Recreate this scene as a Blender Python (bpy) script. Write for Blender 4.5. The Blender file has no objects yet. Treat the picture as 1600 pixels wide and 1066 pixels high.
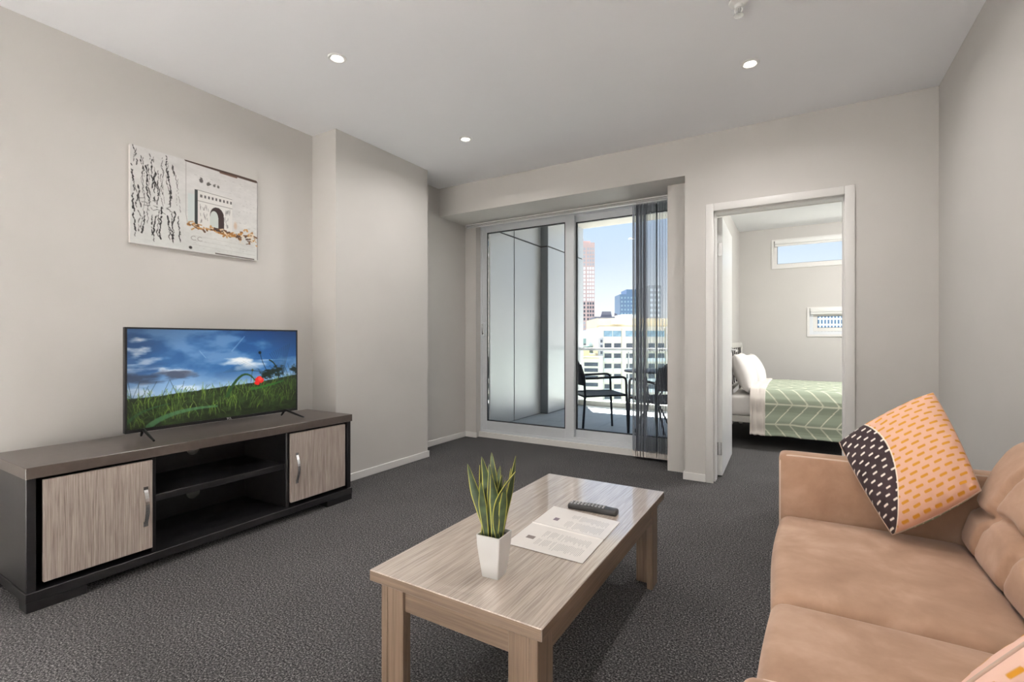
import bpy, bmesh, math, random
import numpy as np
from mathutils import Vector, Matrix

S = bpy.context.scene
C = S.collection
random.seed(7)
RNG = np.random.default_rng(7)
PI = math.pi

# ------------------------------------------------------------------ camera
FPX, HOR, CAMH = 749.8, 531.0, 1.08
YAW = math.atan2(448.0, FPX)
FW = Vector((-math.sin(YAW), math.cos(YAW), 0))
RT = Vector((math.cos(YAW), math.sin(YAW), 0))
cam_d = bpy.data.cameras.new('camera')
cam = bpy.data.objects.new('camera', cam_d)
C.objects.link(cam)
cam.location = (0, 0, CAMH)
cam.rotation_euler = (PI / 2, 0, YAW)
cam_d.sensor_width = 36.0
cam_d.lens = 36.0 * FPX / 1600.0
cam_d.shift_y = -(533 - HOR) / 1600.0
cam_d.clip_start = 0.02
cam_d.clip_end = 3000
S.camera = cam

# ------------------------------------------------------------------ world sky
W = bpy.data.worlds.new('sky')
S.world = W
W.use_nodes = True
nt = W.node_tree
nt.nodes.clear()
tc = nt.nodes.new('ShaderNodeTexCoord')
sx = nt.nodes.new('ShaderNodeSeparateXYZ')
rp = nt.nodes.new('ShaderNodeValToRGB')
bg = nt.nodes.new('ShaderNodeBackground')
wo = nt.nodes.new('ShaderNodeOutputWorld')
nt.links.new(tc.outputs['Generated'], sx.inputs[0])
nt.links.new(sx.outputs['Z'], rp.inputs[0])
nt.links.new(rp.outputs[0], bg.inputs['Color'])
nt.links.new(bg.outputs[0], wo.inputs['Surface'])
cr = rp.color_ramp
cr.elements[0].position = 0.0
cr.elements[0].color = (0.66, 0.68, 0.70, 1)
cr.elements[1].position = 1.0
cr.elements[1].color = (0.20, 0.42, 0.86, 1)
for p, c in ((0.06, (0.60, 0.63, 0.66, 1)), (0.16, (0.42, 0.49, 0.585, 1)), (0.30, (0.33, 0.45, 0.63, 1))):
    e = cr.elements.new(p)
    e.color = c
bg.inputs['Strength'].default_value = 1.35

# ------------------------------------------------------------------ sun
sun_d = bpy.data.lights.new('sun', 'SUN')
sun = bpy.data.objects.new('sun', sun_d)
C.objects.link(sun)
el = math.radians(72)
sun.rotation_euler = Vector((0.52 * math.cos(el), -0.855 * math.cos(el), -math.sin(el))).to_track_quat('-Z', 'Y').to_euler()
sun.location = (-3, 12, 12)
sun_d.energy = 46.0
sun_d.angle = math.radians(0.6)
sun_d.color = (1.0, 0.95, 0.88)

# ------------------------------------------------------------------ exposure
LAMP_W = 6.8          # living-room downlights
LAMP_K = 72.0         # added fill downlights behind the camera
LAMP_B = 36.0         # added dome light in the bedroom
LAMP_COL = (1.0, 0.962, 0.93)
S.view_settings.view_transform = 'Standard'
S.view_settings.look = 'None'
S.view_settings.gamma = 1.0
S.view_settings.use_curve_mapping = False
S.view_settings.exposure = 0.45


# ================================================================== helpers
def lin(c):
    """sRGB 0-255 to linear"""
    out = []
    for v in c:
        v = v / 255.0
        out.append(v / 12.92 if v <= 0.04045 else ((v + 0.055) / 1.055) ** 2.4)
    return tuple(out)


def lin_np(a):
    a = np.clip(a, 0, 255) / 255.0
    return np.where(a <= 0.04045, a / 12.92, ((a + 0.055) / 1.055) ** 2.4)


MATS = {}


def new_mat(name):
    m = bpy.data.materials.new(name)
    m.use_nodes = True
    n = m.node_tree.nodes
    b = n.get('Principled BSDF')
    MATS[name] = m
    return m, m.node_tree, b


def coords(nt, scale=(1, 1, 1), rot=(0, 0, 0), kind='Object'):
    t = nt.nodes.new('ShaderNodeTexCoord')
    mp = nt.nodes.new('ShaderNodeMapping')
    mp.inputs['Scale'].default_value = scale
    mp.inputs['Rotation'].default_value = rot
    nt.links.new(t.outputs[kind], mp.inputs['Vector'])
    return mp.outputs[0]


def noise(nt, vec, scale, detail=3, rough=0.55, dist=0.0):
    n = nt.nodes.new('ShaderNodeTexNoise')
    n.inputs['Scale'].default_value = scale
    n.inputs['Detail'].default_value = detail
    n.inputs['Roughness'].default_value = rough
    n.inputs['Distortion'].default_value = dist
    nt.links.new(vec, n.inputs['Vector'])
    return n.outputs['Fac']


def ramp(nt, fac, stops):
    r = nt.nodes.new('ShaderNodeValToRGB')
    nt.links.new(fac, r.inputs[0])
    e = r.color_ramp.elements
    e[0].position, e[0].color = stops[0][0], (*stops[0][1], 1)
    e[1].position, e[1].color = stops[-1][0], (*stops[-1][1], 1)
    for p, c in stops[1:-1]:
        x = e.new(p)
        x.color = (*c, 1)
    return r.outputs[0]


def bump(nt, bsdf, h, strength, dist):
    b = nt.nodes.new('ShaderNodeBump')
    b.inputs['Strength'].default_value = strength
    b.inputs['Distance'].default_value = dist
    nt.links.new(h, b.inputs['Height'])
    nt.links.new(b.outputs[0], bsdf.inputs['Normal'])


def plain(name, col, rough=0.5, metal=0.0, spec=0.5, coat=0.0, var=0.04, nscale=8, bmp=0.0):
    """procedural material: base colour with slight noise variation"""
    m, nt, b = new_mat(name)
    v = coords(nt)
    f = noise(nt, v, nscale, 4)
    lo = tuple(max(0, c * (1 - var)) for c in col)
    hi = tuple(min(1, c * (1 + var)) for c in col)
    nt.links.new(ramp(nt, f, [(0.3, lo), (0.7, hi)]), b.inputs['Base Color'])
    b.inputs['Roughness'].default_value = rough
    b.inputs['Metallic'].default_value = metal
    b.inputs['Specular IOR Level'].default_value = spec
    b.inputs['Coat Weight'].default_value = coat
    if bmp:
        bump(nt, b, noise(nt, v, nscale * 30, 2), bmp, 0.001)
    return m


def wood(name, stops, axis='y', rough=0.4, coat=0.0, fine=90, spec=0.5, coat_rough=0.1):
    m, nt, b = new_mat(name)
    sc = {'x': (0.025, 1, 1), 'y': (1, 0.025, 1), 'z': (1, 1, 0.025)}[axis]
    v = coords(nt, sc)
    f1 = noise(nt, v, fine, 5, 0.6, 0.4)
    f2 = noise(nt, v, fine * 0.18, 3, 0.5, 1.2)
    mx = nt.nodes.new('ShaderNodeMath')
    mx.operation = 'MULTIPLY_ADD'
    mx.inputs[1].default_value = 0.78
    ad = nt.nodes.new('ShaderNodeMath')
    ad.operation = 'MULTIPLY'
    ad.inputs[1].default_value = 0.22
    nt.links.new(f2, ad.inputs[0])
    nt.links.new(f1, mx.inputs[0])
    nt.links.new(ad.outputs[0], mx.inputs[2])
    nt.links.new(ramp(nt, mx.outputs[0], stops), b.inputs['Base Color'])
    b.inputs['Roughness'].default_value = rough
    b.inputs['Coat Weight'].default_value = coat
    b.inputs['Coat Roughness'].default_value = coat_rough
    b.inputs['Specular IOR Level'].default_value = spec
    bump(nt, b, f1, 0.08, 0.002)
    return m


def painted(name, rough=0.6, emit=0.0, spec=0.4, coat=0.0, bmp=0.0):
    """colour printed on the surface, held in a colour attribute"""
    m, nt, b = new_mat(name)
    a = nt.nodes.new('ShaderNodeVertexColor')
    a.layer_name = 'print'
    nt.links.new(a.outputs[0], b.inputs['Base Color'])
    b.inputs['Roughness'].default_value = rough
    b.inputs['Specular IOR Level'].default_value = spec
    b.inputs['Coat Weight'].default_value = coat
    if emit:
        b.inputs['Base Color'].default_value = (0.01, 0.01, 0.01, 1)
        nt.links.remove(b.inputs['Base Color'].links[0])
        nt.links.new(a.outputs[0], b.inputs['Emission Color'])
        b.inputs['Emission Strength'].default_value = emit
    if bmp:
        bump(nt, b, noise(nt, coords(nt), 260, 3), bmp, 0.002)
    return m


def glass_mat(name, tint=(1, 1, 1), refl=1.0):
    m, nt, b = new_mat(name)
    nt.nodes.remove(b)
    out = nt.nodes.get('Material Output')
    tr = nt.nodes.new('ShaderNodeBsdfTransparent')
    tr.inputs[0].default_value = (*tint, 1)
    gl = nt.nodes.new('ShaderNodeBsdfGlossy')
    gl.inputs['Roughness'].default_value = 0.0
    fr = nt.nodes.new('ShaderNodeFresnel')
    fr.inputs[0].default_value = 1.35
    mul = nt.nodes.new('ShaderNodeMath')
    mul.operation = 'MULTIPLY'
    mul.inputs[1].default_value = refl
    mx = nt.nodes.new('ShaderNodeMixShader')
    nt.links.new(fr.outputs[0], mul.inputs[0])
    nt.links.new(mul.outputs[0], mx.inputs[0])
    nt.links.new(tr.outputs[0], mx.inputs[1])
    nt.links.new(gl.outputs[0], mx.inputs[2])
    nt.links.new(mx.outputs[0], out.inputs['Surface'])
    return m


# ---- mesh helpers
def link(o, parent=None):
    C.objects.link(o)
    if parent is not None:
        o.parent = parent
    return o


def obj(name, bm, mat, parent=None, smooth=False, angle=None):
    me = bpy.data.meshes.new(name)
    bmesh.ops.recalc_face_normals(bm, faces=bm.faces)
    bm.to_mesh(me)
    bm.free()
    me.materials.append(mat)
    if smooth:
        me.polygons.foreach_set('use_smooth', [True] * len(me.polygons))
        if angle:
            me.set_sharp_from_angle(angle=math.radians(angle))
    return link(bpy.data.objects.new(name, me), parent)


def share(name, me, parent=None, loc=(0, 0, 0), rot=(0, 0, 0), scale=(1, 1, 1)):
    o = bpy.data.objects.new(name, me)
    o.location, o.rotation_euler, o.scale = loc, rot, scale
    return link(o, parent)


def empty(name, loc=(0, 0, 0), rz=0.0):
    o = bpy.data.objects.new(name, None)
    o.empty_display_size = 0.1
    o.location = loc
    o.rotation_euler = (0, 0, rz)
    return link(o)


def tag(o, label, cat, group=None):
    o['label'] = label
    o['category'] = cat
    if group:
        o['group'] = group
    return o


def struct(o, label=None):
    o['kind'] = 'structure'
    if label:
        o['label'] = label
    return o


def NB():
    return bmesh.new()


def box(bm, lo, hi, bev=0.0, seg=2, M=None):
    lo, hi = Vector(lo), Vector(hi)
    r = bmesh.ops.create_cube(bm, size=1.0)
    vs = r['verts']
    c, d = (lo + hi) / 2, hi - lo
    for v in vs:
        v.co = Vector((v.co.x * d.x, v.co.y * d.y, v.co.z * d.z)) + c
        if M is not None:
            v.co = M @ v.co
    if bev:
        es = list({e for v in vs for e in v.link_edges})
        bmesh.ops.bevel(bm, geom=es, offset=bev, segments=seg, affect='EDGES', profile=0.5)
    return bm


def bx(name, lo, hi, mat, parent=None, bev=0.0, seg=2):
    return obj(name, box(NB(), lo, hi, bev, seg), mat, parent, smooth=bev > 0, angle=35 if bev else None)


def tube(bm, pts, rad, n=8, closed=False, caps=True):
    """sweep a circle along a polyline; rad is a number or list"""
    pts = [Vector(p) for p in pts]
    m = len(pts)
    rr = rad if hasattr(rad, '__len__') else [rad] * m
    rings = []
    prev = None
    for i, p in enumerate(pts):
        if closed:
            t = pts[(i + 1) % m] - pts[i - 1]
        else:
            t = pts[min(i + 1, m - 1)] - pts[max(i - 1, 0)]
        t.normalize()
        if prev is None:
            a = Vector((0, 0, 1)) if abs(t.z) < 0.9 else Vector((1, 0, 0))
            u = t.cross(a).normalized()
        else:
            u = (prev - t * prev.dot(t)).normalized()
        prev = u
        w = t.cross(u)
        rings.append([bm.verts.new(p + (u * math.cos(2 * PI * k / n) + w * math.sin(2 * PI * k / n)) * rr[i]) for k in range(n)])
    for i in range(m if closed else m - 1):
        A, B = rings[i], rings[(i + 1) % m]
        for k in range(n):
            bm.faces.new((A[k], A[(k + 1) % n], B[(k + 1) % n], B[k]))
    if caps and not closed:
        bm.faces.new(rings[0])
        bm.faces.new(rings[-1])
    return bm


def lathe(bm, prof, n=24, at=(0, 0, 0), cap=True):
    """revolve (radius, z) profile about z"""
    at = Vector(at)
    rings = []
    for r, z in prof:
        rings.append([bm.verts.new(at + Vector((r * math.cos(2 * PI * k / n), r * math.sin(2 * PI * k / n), z))) for k in range(n)])
    for A, B in zip(rings, rings[1:]):
        for k in range(n):
            bm.faces.new((A[k], A[(k + 1) % n], B[(k + 1) % n], B[k]))
    if cap:
        bm.faces.new(rings[0])
        bm.faces.new(rings[-1])
    return bm


def prism(bm, poly, axis, a, b):
    """extrude a 2-D polygon between a and b along axis ('x','y','z')"""
    def P(u, v, t):
        return {'x': (t, u, v), 'y': (u, t, v), 'z': (u, v, t)}[axis]
    A = [bm.verts.new(P(u, v, a)) for u, v in poly]
    B = [bm.verts.new(P(u, v, b)) for u, v in poly]
    bm.faces.new(A)
    bm.faces.new(B[::-1])
    n = len(poly)
    for i in range(n):
        bm.faces.new((A[i], A[(i + 1) % n], B[(i + 1) % n], B[i]))
    return bm


def arc(p0, p1, p2, n=6):
    """quadratic bend between three points"""
    p0, p1, p2 = Vector(p0), Vector(p1), Vector(p2)
    return [p0 * (1 - t) ** 2 + p1 * 2 * t * (1 - t) + p2 * t * t for t in [i / n for i in range(n + 1)]]


def rounded_box(bm, lo, hi, r, cuts=(8, 8, 4), fn=None):
    """box with rounded edges and inner grid lines so that fn can shape it"""
    lo, hi = Vector(lo), Vector(hi)
    ax = []
    for i in range(3):
        L = [0, 0.12, 0.3, 0.55, 1.0]
        a = [lo[i] + r * t for t in L]
        b = [hi[i] - r * t for t in L[::-1]]
        n = cuts[i]
        mid = [lo[i] + r + (hi[i] - lo[i] - 2 * r) * k / n for k in range(1, n)]
        ax.append(a + mid + b)
    vd = {}

    def V(i, j, k):
        key = (i, j, k)
        if key not in vd:
            p = Vector((ax[0][i], ax[1][j], ax[2][k]))
            q = Vector([min(max(p[t], lo[t] + r), hi[t] - r) for t in range(3)])
            d = p - q
            if d.length > 1e-9:
                p = q + d.normalized() * r
            if fn:
                p = fn(p)
            vd[key] = bm.verts.new(p)
        return vd[key]
    n = [len(a) - 1 for a in ax]
    for j in range(n[1]):
        for k in range(n[2]):
            for i in (0, n[0]):
                bm.faces.new((V(i, j, k), V(i, j + 1, k), V(i, j + 1, k + 1), V(i, j, k + 1)))
    for i in range(n[0]):
        for k in range(n[2]):
            for j in (0, n[1]):
                bm.faces.new((V(i, j, k), V(i + 1, j, k), V(i + 1, j, k + 1), V(i, j, k + 1)))
    for i in range(n[0]):
        for j in range(n[1]):
            for k in (0, n[2]):
                bm.faces.new((V(i, j, k), V(i + 1, j, k), V(i + 1, j + 1, k), V(i, j + 1, k)))
    return bm


def sheet(name, P, col, mat, parent=None, smooth=True, thick=0.0):
    """grid mesh from P[h,w,3] with per-vertex print colours col[h,w,3] (sRGB 0-255)"""
    h, w, _ = P.shape
    me = bpy.data.meshes.new(name)
    idx = np.arange(h * w).reshape(h, w)
    q = np.stack([idx[:-1, :-1], idx[:-1, 1:], idx[1:, 1:], idx[1:, :-1]], -1).reshape(-1, 4)
    me.vertices.add(h * w)
    me.vertices.foreach_set('co', P.reshape(-1).astype(np.float32))
    me.loops.add(q.size)
    me.loops.foreach_set('vertex_index', q.reshape(-1).astype(np.int32))
    me.polygons.add(len(q))
    me.polygons.foreach_set('loop_start', (np.arange(len(q)) * 4).astype(np.int32))
    me.polygons.foreach_set('use_smooth', np.full(len(q), smooth))
    me.update(calc_edges=True)
    a = me.color_attributes.new('print', 'FLOAT_COLOR', 'POINT')
    rgba = np.ones((h * w, 4), np.float32)
    rgba[:, :3] = lin_np(col.reshape(-1, 3))
    a.data.foreach_set('color', rgba.reshape(-1))
    me.materials.append(mat)
    o = link(bpy.data.objects.new(name, me), parent)
    if thick:
        md = o.modifiers.new('thickness', 'SOLIDIFY')
        md.thickness = thick
        md.offset = 0
    return o


def vnoise(h, w, sy, sx, octv=4, rng=RNG):
    """smooth value noise 0..1 with sy, sx cells"""
    out = np.zeros((h, w))
    amp, tot = 1.0, 0.0
    for _ in range(octv):
        gy, gx = int(sy) + 2, int(sx) + 2
        g = rng.random((gy, gx))
        y = np.linspace(0, sy, h, endpoint=False)
        x = np.linspace(0, sx, w, endpoint=False)
        yi, xi = y.astype(int), x.astype(int)
        fy, fx = (y - yi)[:, None], (x - xi)[None, :]
        fy, fx = fy * fy * (3 - 2 * fy), fx * fx * (3 - 2 * fx)
        a = g[np.ix_(yi, xi)]
        b = g[np.ix_(yi, np.minimum(xi + 1, gx - 1))]
        c = g[np.ix_(np.minimum(yi + 1, gy - 1), xi)]
        d = g[np.ix_(np.minimum(yi + 1, gy - 1), np.minimum(xi + 1, gx - 1))]
        out += amp * ((a * (1 - fx) + b * fx) * (1 - fy) + (c * (1 - fx) + d * fx) * fy)
        tot += amp
        amp *= 0.5
        sy *= 2
        sx *= 2
    return out / tot


class Canvas:
    """small raster to print on pictures, screens and paper; x,y in 0..1, y down"""
    def __init__(s, w, h, col):
        s.w, s.h = w, h
        s.a = np.ones((h, w, 3)) * np.array(col, float)
        s.Y, s.X = np.mgrid[0:h, 0:w]
        s.Y = s.Y / (h - 1)
        s.X = s.X / (w - 1)
        s.asp = w / h

    def blend(s, m, col):
        m = np.clip(m, 0, 1)[..., None]
        s.a = s.a * (1 - m) + np.array(col, float) * m

    def line(s, pts, wd, col, al=1.0, w1=None):
        for i, (p, q) in enumerate(zip(pts, pts[1:])):
            w0 = wd if w1 is None else wd + (w1 - wd) * i / max(1, len(pts) - 1)
            px, py, qx, qy = p[0] * s.asp, p[1], q[0] * s.asp, q[1]
            x0, x1 = sorted((p[0], q[0]))
            y0, y1 = sorted((p[1], q[1]))
            pad = w0 + 3.0 / s.h
            i0, i1 = max(0, int((y0 - pad) * s.h)), min(s.h, int((y1 + pad) * s.h) + 2)
            j0, j1 = max(0, int((x0 - pad / s.asp) * s.w)), min(s.w, int((x1 + pad / s.asp) * s.w) + 2)
            if i0 >= i1 or j0 >= j1:
                continue
            X = s.X[i0:i1, j0:j1] * s.asp
            Y = s.Y[i0:i1, j0:j1]
            dx, dy = qx - px, qy - py
            L = dx * dx + dy * dy + 1e-12
            t = np.clip(((X - px) * dx + (Y - py) * dy) / L, 0, 1)
            d = np.hypot(X - px - t * dx, Y - py - t * dy)
            m = np.clip((w0 / 2 - d) * s.h + 0.5, 0, 1)[..., None] * al
            s.a[i0:i1, j0:j1] = s.a[i0:i1, j0:j1] * (1 - m) + np.array(col, float) * m

    def rect(s, x0, y0, x1, y1, col, al=1.0):
        m = ((s.X >= x0) & (s.X <= x1) & (s.Y >= y0) & (s.Y <= y1)) * al
        s.blend(m, col)

    def blob(s, cx, cy, rx, ry, col, al=1.0, soft=0.5, nz=None):
        d = np.hypot((s.X - cx) / rx, (s.Y - cy) / ry)
        if nz is not None:
            d = d + (nz - 0.5) * 1.2
        s.blend(np.clip((1 - d) / soft, 0, 1) * al, col)


# ================================================================== materials
M_wall = plain('wall_paint', (0.59, 0.57, 0.542), 0.75, var=0.015, nscale=3, bmp=0.05, spec=0.3)
M_ceil = plain('ceiling_paint', (0.90, 0.905, 0.92), 0.8, var=0.01, nscale=2, spec=0.25)
M_trim = plain('trim_gloss_paint', (0.76, 0.745, 0.72), 0.35, var=0.01)
M_alu = plain('silver_aluminium', (0.74, 0.77, 0.80), 0.36, metal=0.3, var=0.02)
M_gasket = plain('black_gasket', (0.012, 0.014, 0.018), 0.5)
M_black = plain('black_brown_laminate', (0.011, 0.010, 0.011), 0.38, var=0.25, nscale=40)
M_blacktop = plain('black_brown_top_laminate', (0.080, 0.063, 0.054), 0.28, var=0.12, nscale=30)
M_chrome = plain('brushed_nickel', (0.70, 0.70, 0.70), 0.25, metal=1.0, var=0.04)
M_tvblack = plain('tv_black_plastic', (0.012, 0.012, 0.013), 0.32)
M_white = plain('white_plastic', (0.82, 0.82, 0.80), 0.4, var=0.01)
M_pot = plain('white_ceramic', (0.62, 0.615, 0.605), 0.35, var=0.015)
M_soil = plain('soil', (0.035, 0.024, 0.016), 0.95, var=0.5, nscale=120)
M_rubber = plain('dark_grey_plastic', (0.03, 0.031, 0.033), 0.45)
M_key = plain('pale_grey_keys', (0.42, 0.42, 0.43), 0.5)
M_chair = plain('dark_navy_metal', (0.014, 0.018, 0.030), 0.42, var=0.1)
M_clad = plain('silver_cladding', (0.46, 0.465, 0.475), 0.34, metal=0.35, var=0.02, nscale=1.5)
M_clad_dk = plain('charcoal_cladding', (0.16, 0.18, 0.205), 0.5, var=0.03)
M_joint = plain('dark_joint', (0.01, 0.012, 0.016), 0.7)
M_tile = plain('grey_porcelain', (0.33, 0.355, 0.38), 0.55, var=0.06, nscale=5)
M_kerb = plain('concrete_kerb', (0.62, 0.60, 0.55), 0.8, var=0.06)
M_mitre = plain('rail_white_metal', (0.92, 0.93, 0.94), 0.3)
M_soffit = plain('balcony_soffit', (0.36, 0.34, 0.31), 0.8, var=0.02)
M_slat = plain('grey_blind_fabric', (0.30, 0.33, 0.38), 0.6, var=0.03, nscale=60)
M_weight = plain('blind_weight', (0.86, 0.80, 0.74), 0.5)
M_linen = plain('white_linen', (0.80, 0.77, 0.74), 0.85, var=0.03, nscale=14, bmp=0.15, spec=0.2)
M_bedmetal = plain('cream_bed_metal', (0.62, 0.60, 0.56), 0.35, metal=0.3)
M_doorpaint = plain('door_white_paint', (0.78, 0.78, 0.77), 0.28, var=0.01)
M_glass = glass_mat('window_glass', (0.97, 0.985, 0.98), 0.85)
M_rglass = glass_mat('balustrade_glass', (0.93, 0.965, 0.96), 0.9)
M_sofaleg = plain('dark_wood_leg', (0.05, 0.03, 0.02), 0.4)
M_bulb, _nt, _b = new_mat('lamp_glow')
_b.inputs['Base Color'].default_value = (1, 1, 1, 1)
_b.inputs['Emission Color'].default_value = (1.0, 0.93, 0.80, 1)
_b.inputs['Emission Strength'].default_value = 6.0

M_tabwood = wood('grey_oak_top', [(0.25, lin((128, 114, 103))), (0.45, lin((174, 159, 146))), (0.58, lin((198, 184, 171))), (0.75, lin((216, 205, 194)))], 'y', 0.28, coat=1.0, fine=210, coat_rough=0.07)
M_tabwood.node_tree.nodes['Principled BSDF'].inputs['Coat IOR'].default_value = 2.0
M_tableg = wood('grey_oak_leg', [(0.25, lin((84, 69, 57))), (0.5, lin((122, 103, 86))), (0.8, lin((150, 130, 111)))], 'z', 0.4, fine=120)  # legs and rails: browner oak, with some shade darkened into the colour
M_tabrail = wood('grey_oak_rail', [(0.25, lin((82, 67, 55))), (0.5, lin((116, 98, 82))), (0.8, lin((146, 127, 108)))], 'x', 0.4, fine=120)
M_tabrail_y = wood('grey_oak_rail_long', [(0.25, lin((82, 67, 55))), (0.5, lin((116, 98, 82))), (0.8, lin((146, 127, 108)))], 'y', 0.4, fine=120)
M_door_oak = wood('grey_oak_door', [(0.28, lin((104, 92, 86))), (0.42, lin((146, 133, 125))), (0.56, lin((172, 160, 151))), (0.75, lin((200, 190, 181)))], 'z', 0.42, fine=260)


def carpet():
    m, nt, b = new_mat('charcoal_carpet')
    v = coords(nt)
    f = noise(nt, v, 150, 4, 0.8)
    g = noise(nt, v, 2.2, 2)
    c1 = ramp(nt, f, [(0.35, (0.009, 0.009, 0.0095)), (0.46, (0.056, 0.054, 0.055)), (0.55, (0.165, 0.158, 0.156)), (0.65, (0.50, 0.48, 0.465))])
    c2 = ramp(nt, g, [(0.3, (0.72, 0.72, 0.73)), (0.7, (0.86, 0.86, 0.87))])
    mx = nt.nodes.new('ShaderNodeMix')
    mx.data_type = 'RGBA'
    mx.blend_type = 'MULTIPLY'
    mx.inputs[0].default_value = 1.0
    nt.links.new(c1, mx.inputs[6])
    nt.links.new(c2, mx.inputs[7])
    nt.links.new(mx.outputs[2], b.inputs['Base Color'])
    b.inputs['Roughness'].default_value = 0.95
    b.inputs['Specular IOR Level'].default_value = 0.1
    bump(nt, b, f, 0.8, 0.006)
    return m


M_carpet = carpet()


def suede():
    m, nt, b = new_mat('tan_suede')
    v = coords(nt)
    f = noise(nt, v, 5.5, 5, 0.6, 0.3)
    g = noise(nt, v, 420, 2)
    nt.links.new(ramp(nt, f, [(0.3, lin((154, 121, 99))), (0.5, lin((170, 137, 114))), (0.7, lin((188, 156, 134)))]), b.inputs['Base Color'])
    b.inputs['Roughness'].default_value = 0.85
    b.inputs['Specular IOR Level'].default_value = 0.2
    b.inputs['Sheen Weight'].default_value = 0.25
    b.inputs['Sheen Roughness'].default_value = 0.45
    b.inputs['Sheen Tint'].default_value = (1.0, 0.92, 0.86, 1)
    bump(nt, b, g, 0.12, 0.001)
    return m


M_suede = suede()
M_piping = plain('sofa_piping', lin((205, 182, 164)), 0.7)
M_print = painted('printed_surface', 0.6)
M_canvas = painted('painted_canvas', 0.7, bmp=0.25)
M_screen = painted('tv_screen', 0.3, emit=1.0, spec=0.3)
M_fabric = painted('printed_cotton', 0.85, spec=0.2, bmp=0.08)
M_leaf = painted('plant_leaf', 0.45, spec=0.4)
M_paper = painted('laminated_paper', 0.35, spec=0.5, coat=0.3)

# ================================================================== room shell
XL, XR, YB, ZC = -3.205, 0.74, 3.88, 2.642
XP, YP0, YP1 = -2.938, 2.377, 3.40          # pier beside the tv
YS = 4.43                                    # sliding door plane
ZB = 2.352                                   # bulkhead soffit
DX0, DX1, DZ = -0.555, 0.268, 2.052          # bedroom doorway
YN = 4.06                                    # bedroom side of that wall
XBL, YBB, XBR = -0.74, 7.67, 2.40            # bedroom
YF = -3.2                                    # wall behind camera

bm = NB()
box(bm, (XL - 0.2, -0.80, -0.12), (XR + 0.2, YB, 0))
box(bm, (XL - 0.2, YB, -0.12), (-0.80, YS + 0.12, 0))
box(bm, (-0.80, YB, -0.12), (XBR + 0.2, YBB + 0.2, 0))
struct(obj('floor', bm, M_carpet), 'speckled charcoal loop pile carpet')
M_bounce = plain('pale_bounce_floor', (0.82, 0.82, 0.82), 0.45, var=0.02)  # kept pale so the rear lamps bounce up to the ceiling
struct(bx('floor_bounce', (XL - 0.2, YF - 0.2, -0.12), (XR + 0.2, -0.80, 0), M_bounce), 'unseen rear floor made pale to bounce lamp light upward')
bm = NB()
box(bm, (XL - 0.2, YF - 0.2, ZC), (XR + 0.2, YN - 0.1, ZC + 0.2))
box(bm, (XBL - 0.18, YN - 0.1, ZC), (XBR + 0.2, YBB + 0.25, ZC + 0.2))
struct(obj('ceiling', bm, M_ceil), 'white plasterboard ceiling')
struct(bx('wall_left', (XL - 0.2, YF, 0), (XL, YS + 0.2, ZC), M_wall))
struct(bx('wall_pier', (XL, YP0, 0), (XP, YP1, ZC), M_wall))
struct(bx('wall_right', (XR, YF, 0), (XR + 0.15, YB, ZC), M_wall))
struct(bx('wall_front', (XL - 0.2, YF - 0.2, 0), (XR + 0.2, YF, ZC), M_wall))
bm = NB()
box(bm, (-0.757, YB, 0), (DX0 - 0.02, YN, ZC))
box(bm, (DX1 + 0.02, YB, 0), (XBR, YN, ZC))
box(bm, (DX0 - 0.02, YB, DZ + 0.02), (DX1 + 0.02, YN, ZC))
struct(obj('wall_back', bm, M_wall))
struct(bx('wall_bulkhead', (XL, YB, ZB), (-0.757, YS + 0.2, ZC), M_wall), 'bulkhead over the sliding door recess')
struct(bx('wall_nib_left', (XL, 4.345, 0), (-3.06, YS + 0.2, ZB), M_wall))
struct(bx('wall_nib_right', (-0.93, 4.32, 0), (-0.757, YS + 0.2, ZB), M_wall))
struct(bx('wall_bedroom_left', (XBL - 0.19, YN, 0), (XBL, YBB + 0.25, ZC), M_wall))
bm = NB()
box(bm, (XBR, YN, 0), (XBR + 0.15, 4.9, ZC))
box(bm, (XBR, 7.2, 0), (XBR + 0.15, YBB + 0.25, ZC))
box(bm, (XBR, 4.9, 0), (XBR + 0.15, 7.2, 0.4))
box(bm, (XBR, 4.9, 2.4), (XBR + 0.15, 7.2, ZC))
struct(obj('wall_bedroom_right', bm, M_wall))
w3 = struct(empty('added_window', (XBR, 6.05, 0.4)), 'large unseen bedroom window added for daylight')  # out of view, added to bring daylight into the bedroom
bm = NB()
for lo, hi in (((0.04, -1.15, 0), (0.1, -1.10, 2.0)), ((0.04, 1.10, 0), (0.1, 1.15, 2.0)), ((0.04, -1.10, 0), (0.1, 1.10, 0.05)), ((0.04, -1.10, 1.95), (0.1, 1.10, 2.0)), ((0.04, -0.025, 0.05), (0.1, 0.025, 1.95))):
    box(bm, lo, hi)
obj('window_frame', bm, M_alu, w3)
for y0_, y1_ in ((-1.10, -0.025), (0.025, 1.10)):
    bx('glass_pane', (0.067, y0_, 0.05), (0.073, y1_, 1.95), M_glass, w3)
# bedroom back wall with two window holes
W1 = (-0.30, 2.10, 1.15, 2.45)
W2 = (0.125, 1.15, 0.80, 1.49)
bm = NB()
y0, y1 = YBB, YBB + 0.25
box(bm, (XBL, y0, 0), (XBR, y1, W2[1]))
box(bm, (XBL, y0, W2[1]), (W2[0], y1, W2[3]))
box(bm, (W2[2], y0, W2[1]), (XBR, y1, W2[3]))
box(bm, (XBL, y0, W2[3]), (XBR, y1, W1[1]))
box(bm, (XBL, y0, W1[1]), (W1[0], y1, W1[3]))
box(bm, (W1[2], y0, W1[1]), (XBR, y1, W1[3]))
box(bm, (XBL, y0, W1[3]), (XBR, y1, ZC))
struct(obj('wall_bedroom_back', bm, M_wall))


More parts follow.
